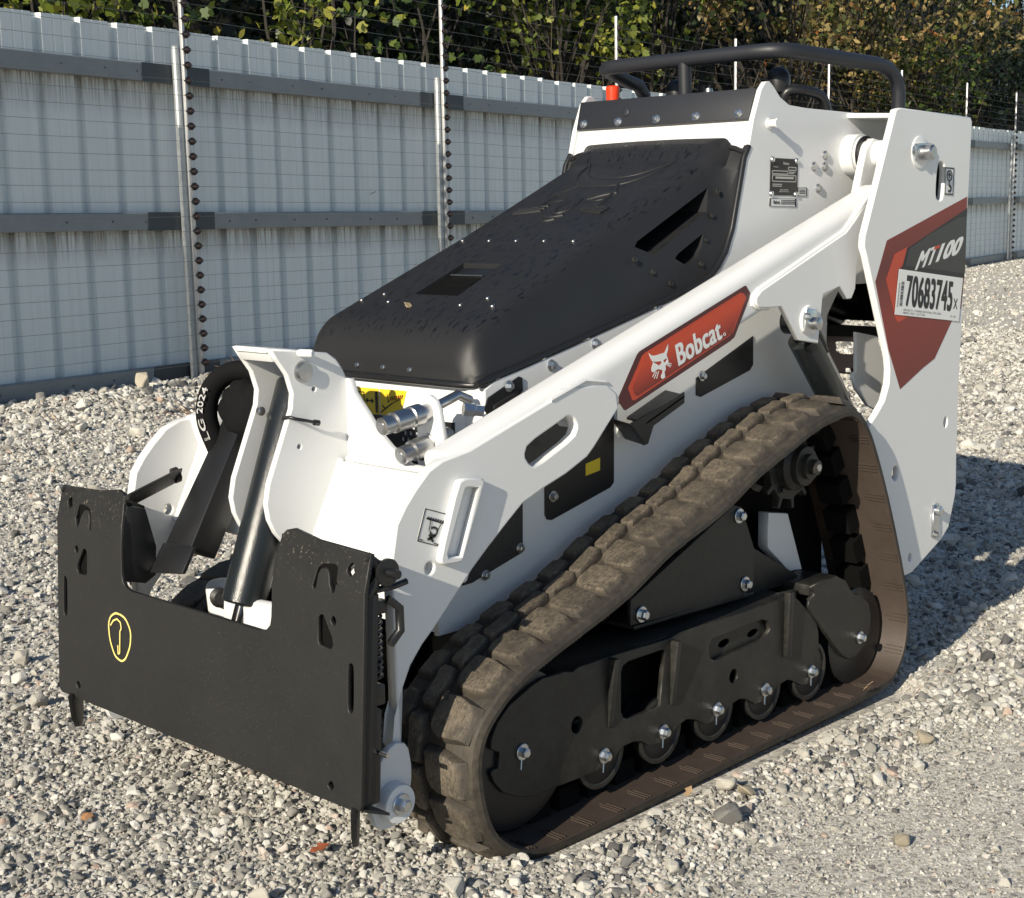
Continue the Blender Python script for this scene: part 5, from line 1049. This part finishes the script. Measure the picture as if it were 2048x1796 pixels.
# ---------------------------------------------------------------- single rocks that stand out
def rock(x, y, r, label, col, seed, flat=.75, sink=.35, cat='rock'):
    me = stone_mesh(seed, 16, flat); me.materials.clear(); me.materials.append(make_stone('rock', fixed=col))
    o = obj('rock', me); o.scale = (r, r, r); o.rotation_euler = (0, 0, seed * 1.7); o.location = (x, y, float(ground_z(x, y)) + r * flat * (1 - sink)); tag(o, label, cat); return o
CREAM = (.56, .53, .46); GREYR = (.20, .20, .19); TAN = (.42, .36, .26)
def fpt(t, s): p = F0 + FD * t - FB * s; return p.x, p.y
for (x, y), r, lb, c, sd, fl in (
    (fpt(20.6, .9), .15, 'large rounded white rock by the fence foot at the far right end of the yard', (.66, .63, .57), 71, .9),
    (fpt(-1.05, .62), .055, 'upright pale stone standing against the fence left of the gravel bank', (.52, .46, .36), 72, 1.5),
    (fpt(.35, .75), .10, 'mauve grey rock on the gravel bank below the fence', (.40, .35, .34), 73, .7),
    ((.528, -1.296), .026, 'light stone casting a long shadow alone left of the black front plate', CREAM, 74, 1.0),
    ((.964, -.219), .017, 'orange brown stone among grey gravel in front of the black plate', (.50, .24, .10), 75, .6),
    ((.700, .56), .026, 'white quartz stone on the gravel below the plate and nearest the track front', (.62, .60, .54), 76, .9),
    ((.95, .33), .024, 'cream stone at the bottom edge below the front plate middle', CREAM, 77, .8),
    ((.02, .70), .030, 'large tan angular stone beside the front half of the left track', TAN, 78, .7),
    ((.00, .64), .028, 'round cream stone touching the shadow of the left track', CREAM, 79, .95),
    ((.13, .74), .038, 'dark grey blocky rock on the rough gravel beside the track', GREYR, 80, .7),
    ((-.55, .79), .028, 'wedge shaped tan rock on the fine gravel right of the track middle', TAN, 81, .7),
    ((-.40, .86), .019, 'small white stone alone on the smooth fine gravel at right', (.64, .62, .57), 82, .8),
    ((-.02, 1.03), .020, 'small tan stone with a dark side on the fine gravel near the bottom', TAN, 83, .9)):
    rock(x, y, r, lb, c, sd, fl)
def leaf_thing(loc, size, col, label, rot):
    k = plain('dead_leaf', col, .7, 0, .3, 60); pts = [(0, 0), (.30, .22), (.22, .55), (.5, .62), (.30, .85), (0, 1.25), (-.30, .85), (-.48, .6), (-.2, .5), (-.3, .2)]
    bm = bmesh.new(); vs = [bm.verts.new((x * size, y * size, size * (.25 * abs(x) + .12 * y * y))) for x, y in pts]; bm.faces.new(vs)
    r = bmesh.ops.extrude_face_region(bm, geom=bm.faces[:]); 
    for v in r['geom']:
        if isinstance(v, bmesh.types.BMVert): v.co.z += .0012
    bmesh.ops.recalc_face_normals(bm, faces=bm.faces); o = obj('dead_leaf', from_bm('dead_leaf', bm), k); o.location = loc; o.rotation_euler = rot; tag(o, label, 'leaf')
leaf_thing((.775, .250, float(ground_z(.775, .25)) + .012), .032, (.26, .075, .03), 'reddish brown leaf lying on gravel below the black plate', (.1, .1, 1.2))
leaf_thing((.05, .575, -.004), .020, (.26, .17, .085), 'crumpled tan leaf caught under the left track edge', (.9, .4, 1.9))
leaf_thing((-.72, .535, .03), .026, (.34, .22, .12), 'dry curled leaf leaning on the rear end of the left track', (.7, -.3, .4))
leaf_thing(onhood(.262, -.02, .008), .022, (.42, .32, .18), 'curled tan leaf stuck on the wet hood front', (.2, .5, 2.4))
# ---------------------------------------------------------------- metal fence
fence = empty('metal_fence'); fence.matrix_world = FM
tag(fence, 'tall grey blue corrugated metal fence with dark horizontal rails', 'fence')
prof_ = []; 
for k in range(3):
    b0 = k * .305; prof_ += [(b0, 0), (b0 + .060, 0), (b0 + .064, .002), (b0 + .074, .002), (b0 + .078, 0), (b0 + .130, 0), (b0 + .134, .002), (b0 + .144, .002), (b0 + .148, 0), (b0 + .208, 0), (b0 + .219, .040), (b0 + .275, .040), (b0 + .286, 0)]
prof_ += [(.9165, 0)]
bm = bmesh.new(); lo = [bm.verts.new((x, y, .02)) for x, y in prof_]; hi = [bm.verts.new((x, y, 2.47)) for x, y in prof_]; lo2 = [bm.verts.new((x, y + .0015, .02)) for x, y in prof_]; hi2 = [bm.verts.new((x, y + .0015, 2.47)) for x, y in prof_]
for i in range(len(prof_) - 1):
    bm.faces.new((lo[i], lo[i + 1], hi[i + 1], hi[i])); bm.faces.new((lo2[i + 1], lo2[i], hi2[i], hi2[i + 1])); bm.faces.new((hi[i], hi[i + 1], hi2[i + 1], hi2[i]))
sheet_me = from_bm('metal_sheet', bm)
for k in range(-8, 30):
    t = k * .915 + .12; o = obj('metal_sheet', sheet_me, SHEET, fence); o.location = (t, .002 * (k % 2) + random.uniform(0, .001), float(zoff(t)) + random.uniform(-.006, .006)); o.rotation_euler = (0, -.018, 0)
def girt_mesh(L):
    bm = bmesh.new(); pr_ = [(0, .0), (-.060, .004), (-.062, .020), (-.058, .022), (-.056, .010), (-.010, .010), (-.010, .102), (-.056, .104), (-.058, .092), (-.062, .094), (-.060, .112), (0, .115)]
    pr_ = [(0, 0), (-.058, 0), (-.062, .006), (-.062, .108), (-.056, .115), (0, .115)]
    a = [bm.verts.new((0, y, z)) for y, z in pr_]; b = [bm.verts.new((L, y, z)) for y, z in pr_]
    for i in range(len(pr_)): bm.faces.new((a[i], a[(i + 1) % len(pr_)], b[(i + 1) % len(pr_)], b[i]))
    bm.faces.new(a[::-1]); bm.faces.new(b); bmesh.ops.recalc_face_normals(bm, faces=bm.faces); return from_bm('fence_rail', bm)
g1 = girt_mesh(3.05)
bm = bmesh.new(); box_bm(bm, (-.42, -.066, -.003), (.20, -.0625, .118)); bmesh.ops.recalc_face_normals(bm, faces=bm.faces); lap = from_bm('lap_plate', bm)
bm = bmesh.new(); lathe_bm(bm, [(0, .007), (.005, .006)], (0, 0, 0), (0, -1, 0), 8); scr = from_bm('screw', bm)
bm = bmesh.new(); lathe_bm(bm, [(-.2, .030), (2.34, .030), (2.355, .026), (2.362, .012)], (0, 0, 0), (0, 0, 1), 20); post_me = from_bm('fence_post', bm, 50)
bays = list(range(-3, 9)); PT0 = [-3.0, -.06, 2.90, 5.86, 8.67, 11.55, 14.45, 17.7, 20.78]
for b in bays:
    t0 = .0 + 3.05 * b; zl, zr = float(zoff(t0)), float(zoff(t0 + 3.05))
    for z in (.115, 1.145, 2.115):
        o = obj('fence_rail', g1, GIRT, fence); o.location = (t0, 0, z + zl); o.rotation_euler = (0, -math.atan2(zr - zl, 3.05), 0)
        l_ = obj('lap_plate', lap, GIRTDARK, o)
        if b < 5:
            for q in (.33, .62, 1.05, 1.4, 1.95, 2.3, 2.62): s2 = obj('screw', scr, GIRTDARK, o); s2.location = (q + random.uniform(-.03, .03), -.062, .058 + random.uniform(-.004, .004))
    p = obj('fence_post', post_me, GALV, fence); pt = PT0[b + 1] - .018 if -1 <= b < 8 else t0 - .09; p.location = (pt, -.098, zl); p.rotation_euler = (0, -.028 + .006 * math.sin(b * 2.1), 0)
# ---------------------------------------------------------------- electric fence in front of it
ef = empty('electric_fence'); ef.matrix_world = FM
tag(ef, 'electric wire fence on slim pale poles with dark insulators', 'electric fence')
bm = bmesh.new(); box_bm(bm, (-.0135, -.0135, -.2), (.0135, .0135, 3.14)); bmesh.ops.recalc_face_normals(bm, faces=bm.faces); bevel_bm(bm, .004, 2); pole_me = from_bm('fence_pole', bm, 40)
bm = bmesh.new(); lathe_bm(bm, [(-.020, .006), (-.014, .013), (-.006, .021), (.004, .021), (.012, .013), (.018, .006)], (0, 0, 0), (0, 0, 1), 10); box_bm(bm, (-.028, -.004, -.004), (.020, .004, .004)); ins_me = from_bm('insulator', bm, 40)
NW = 30
def wz(k): return .14 + .0995 * k
PT = [-3.0, -.06, 2.90, 5.86, 8.67, 11.55, 14.45, 17.7, 20.78]
for b in range(-1, 8):
    t0 = PT[b + 1]; zl = float(zoff(t0)); o = obj('fence_pole', pole_me, POLEW, ef); o.location = (t0, -.15, zl); lean = .004 * math.sin(b * 3.3)
    o.rotation_euler = (0, -.028 + lean, 0)
    if b >= 0:
        for k in range(NW):
            i_ = obj('insulator', ins_me, INSUL, o); i_.location = (.012, -.024, wz(k)); i_.scale = (1.35, 1.35, 1.3); i_.rotation_euler = (0, random.uniform(-.12, .12), 0)
for k in range(NW):
    pts = []
    for b in range(-3, 9):
        for q in (0, .25, .5, .75):
            t0 = .137 + 3.05 * (b + q); pts.append((t0, -.19, wz(k) + float(zoff(t0)) - .010 * math.sin(math.pi * q)))
    tube('wire', pts, .0014, WIRE, ef, 5)
# ---------------------------------------------------------------- woods behind the fence
LEAF = [(0, -.08), (.20, -.02), (.42, .08), (.36, .30), (.47, .55), (.24, .60), (.10, .86), (-.12, .84), (-.23, .60), (-.47, .57), (-.36, .30), (-.42, .07), (-.20, -.02)]
LV = np.array([(x, y - .3, .18 * abs(x)) for x, y in LEAF]); OV = np.array([(0, -.5, 0), (.22, -.25, .06), (.28, .1, .08), (.14, .42, .04), (0, .62, 0), (-.14, .42, .04), (-.28, .1, .08), (-.22, -.25, .06)])
def leaves_mesh(pos, size, tone, mat, tmpl, r):
    n = len(pos); d = r.normal(size=(n, 3)) + np.array([0, 0, .7]); d /= np.linalg.norm(d, axis=1)[:, None]
    a = np.cross(d, r.normal(size=(n, 3))); a /= np.linalg.norm(a, axis=1)[:, None]; b = np.cross(d, a)
    sz = size * r.uniform(.6, 1.25, n); v = pos[:, None, :] + (tmpl[None, :, 0, None] * a[:, None, :] + tmpl[None, :, 1, None] * b[:, None, :] + tmpl[None, :, 2, None] * d[:, None, :]) * sz[:, None, None]
    m = len(tmpl); me = bpy.data.meshes.new('crown'); me.vertices.add(n * m); me.vertices.foreach_set('co', v.astype(np.float32).ravel())
    me.loops.add(n * m); me.loops.foreach_set('vertex_index', np.arange(n * m, dtype=np.int32)); me.polygons.add(n); me.polygons.foreach_set('loop_start', np.arange(0, n * m, m, dtype=np.int32)); me.update(calc_edges=True)
    at = me.attributes.new('tone', 'FLOAT', 'FACE'); at.data.foreach_set('value', np.clip(tone, 0, 1).astype(np.float32)); me.materials.append(mat); return me
def wood(name, cat, label, t, s, h, rx, z0, ncl, per, leaf, mat, seed, group=None, tmpl=LV, twigs=0, trunk_r=.09, spread=.26, twmat=None):
    r = np.random.default_rng(seed); x, y = fpt(t, s); zb = float(ground_z(x, y)); root = empty(name, (x, y, zb)); tag(root, label, cat, group)
    cen = r.normal(size=(ncl, 3)); cen /= np.linalg.norm(cen, axis=1)[:, None]; cen *= r.uniform(.45, 1.0, (ncl, 1)) ** .6; cen *= np.array([rx, rx, (h - z0) / 2]); cen[:, 2] += (h + z0) / 2; cen[:, :2] *= r.uniform(.75, 1.1, (ncl, 1))
    pos = np.repeat(cen, per, 0) + r.normal(size=(ncl * per, 3)) * spread * np.array([1, 1, .75]); ct = np.repeat(r.uniform(.25, .75, ncl), per)
    bh = pos[:, 0] * FB.x + pos[:, 1] * FB.y - s; ok = (bh > .15) | (pos[:, 2] + zb > 2.75 + float(zoff(t))); tn = (ct + r.normal(0, .2, len(pos)))[ok]; pos = pos[ok]
    me = leaves_mesh(pos, leaf, tn, mat, tmpl, r); o = obj('crown', me, None, root)
    bm = bmesh.new(); top = Vector((r.normal() * .2, r.normal() * .2, h * .8)); spine = catmull([(0, 0, -.2), (r.normal() * .08, r.normal() * .08, h * .25), (r.normal() * .18, r.normal() * .18, h * .5), tuple(top)], 4)
    tube_bm(bm, spine, [trunk_r * (1 - .8 * i / (len(spine) - 1)) for i in range(len(spine))], 8)
    pick = r.permutation(ncl)[:min(ncl, 26)]
    for i in pick:
        c = Vector(cen[i]); f = min(.85, max(.12, (c.z - .5) / h * .75)); q = spine[int(f * (len(spine) - 1))]; mid = q.lerp(c, .5) + Vector((r.normal() * .1, r.normal() * .1, .12)); tube_bm(bm, catmull([q, mid, c], 3), [.022, .019, .017, .014, .011, .008, .005], 5)
    obj('trunk', from_bm('trunk', bm, 60), BARK if twmat is None else twmat, root)
    if twigs:
        bm = bmesh.new()
        for _ in range(twigs):
            a = r.uniform(0, 6.28); b = Vector((r.normal() * rx * .55, r.normal() * rx * .55, r.uniform(.2, h * .35))); dr = Vector((math.cos(a) * .55, math.sin(a) * .55, r.uniform(.6, 1.4))).normalized(); L_ = r.uniform(.8, 2.4)
            p1 = b + dr * L_ * .5 + Vector((r.normal() * .08, r.normal() * .08, 0)); p2 = b + dr * L_ + Vector((r.normal() * .2, r.normal() * .2, .1))
            if min(p.x * FB.x + p.y * FB.y - s for p in (b, p1, p2)) < .45: continue
            tube_bm(bm, catmull([b, p1, p2], 3), np.linspace(.012, .003, 7).tolist(), 4)
            q = p1.lerp(p2, .3); tube_bm(bm, [q, q + Vector((r.normal() * .3, r.normal() * .3, r.uniform(.2, .5)))], [.006, .002], 4)
        obj('twigs', from_bm('twigs', bm, 60), TWIG, root)
    return root
DG = 'dense green tree with leaves coloured dark for shade in the wood behind the fence'; GW = 'dark trees deep in the wood behind the fence'
for i, (t, s) in enumerate([(-15, -4), (-11.5, -3.2), (-8, -4.2), (-5, -3.4), (-2.2, -3.6), (.6, -3.1), (3.3, -3.5), (6.0, -3.4), (8.8, -3.8), (11.8, -4.2), (15.2, -4.8), (19, -5), (23, -5.2), (27.5, -5), (31, -4.2), (35, -4.6), (40, -5)]):  # leftmost trees are out of view, added to shade the wood
    wood('dark_tree', 'tree', DG, t, s, 7.5 + (i % 3) * .6, 2.0, .8, 80, 44, .125, LEAF_SHADE, 200 + i, GW, OV if i % 2 else LV, 0, .14, .34)
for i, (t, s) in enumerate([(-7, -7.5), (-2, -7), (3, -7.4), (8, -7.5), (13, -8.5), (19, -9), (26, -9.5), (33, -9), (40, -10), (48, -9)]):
    wood('dark_tree', 'tree', DG, t, s, 8.5, 3.0, .3, 60, 34, .24, LEAF_SHADE, 300 + i, GW, OV, 0, .18, .5)
wood('maple_sapling', 'sapling', 'yellow green maple sapling above the fence beside the leftmost pole', -.35, -.75, 3.3, .55, 2.2, 13, 26, .085, LEAF_YEL, 11, None, LV, 4, .03, .16)
wood('maple_sapling', 'sapling', 'maple sapling with a few orange leaves right of the leftmost pole', .55, -.85, 3.5, .50, 2.1, 9, 18, .085, LEAF_GREEN, 12, None, LV, 5, .03, .18)
wood('small_bush', 'bush', 'small bright tuft of narrow leaves just over the fence between the first two poles', 1.75, -.45, 2.85, .22, 2.35, 7, 22, .085, LEAF_YEL, 13, None, OV, 3, .02, .10)
wood('maple_sapling', 'sapling', 'sparse sapling with single lit leaves left of the second pole', 2.35, -.9, 3.7, .6, 2.3, 8, 9, .085, LEAF_YEL, 14, None, LV, 4, .03, .2)
wood('green_sapling', 'sapling', 'mid green sapling right of the second pole above the black hood', 3.9, -1.0, 3.6, .75, 2.0, 12, 18, .09, LEAF_GREEN, 15, None, LV, 6, .035, .22)
wood('tall_shrub', 'shrub', 'yellow green leafy shrub above the left end of the hand rail', 7.3, -1.3, 5.0, 1.15, 2.7, 40, 40, .09, LEAF_YEL, 16, None, LV, 14, .05, .24)
wood('tall_shrub', 'shrub', 'green and yellow shrub with bare lower twigs behind the middle of the hand rail', 9.6, -1.4, 5.4, 1.2, 2.8, 40, 40, .09, LEAF_GREEN, 17, None, LV, 30, .05, .25)
wood('autumn_tree', 'tree', 'brown and orange leafed tree above the right corner of the hand rail', 13.3, -1.3, 6.6, 1.7, 3.0, 60, 62, .105, LEAF_BROWN, 18, None, OV, 46, .07, .21)
wood('autumn_tree', 'tree', 'tan leafed tree with bare pale limbs above the rear upright', 16.6, -1.4, 7.2, 1.9, 2.6, 64, 62, .11, LEAF_BROWN, 19, None, OV, 46, .07, .22)
wood('autumn_tree', 'tree', 'brown leafed tree at the far right edge over the distant fence end', 20.6, -1.5, 7.6, 2.1, 2.4, 64, 58, .12, LEAF_BROWN, 20, None, OV, 40, .08, .25)
wood('green_bush', 'bush', 'olive green bush behind the far right end of the fence', 18.6, -1.0, 4.2, 1.0, 1.6, 40, 30, .11, LEAF_GREEN, 21, None, OV, 20, .04, .26)
# dry weeds on the gravel by the fence
def weed(t, s, label, seed):
    r = np.random.default_rng(seed); x, y = fpt(t, s); bm = bmesh.new()
    for _ in range(26):
        a = r.uniform(0, 6.28); L_ = r.uniform(.08, .22); d = Vector((math.cos(a) * r.uniform(.3, 1), math.sin(a) * r.uniform(.3, 1), r.uniform(.3, 1.0))).normalized(); tube_bm(bm, [Vector((0, 0, 0)), d * L_ * .6, d * L_ + Vector((0, 0, -.02))], [.003, .0024, .0012], 4)
    o = obj('dry_weed', from_bm('dry_weed', bm), plain('dead_weed_stems', (.20, .12, .075), .9, 0, .3, 30)); o.location = (x, y, float(ground_z(x, y))); tag(o, label, 'weed')
weed(-1.55, 1.6, 'reddish dry weed on the gravel nearest the left picture edge', 5); weed(-1.35, 2.1, 'low brown dead weed in front of the other dry weed', 6); weed(1.3, .5, 'pale dry weed on the gravel bank right of the first fence pole', 9); weed(.1, .35, 'mossy dry weed at the foot of the first fence post', 7)
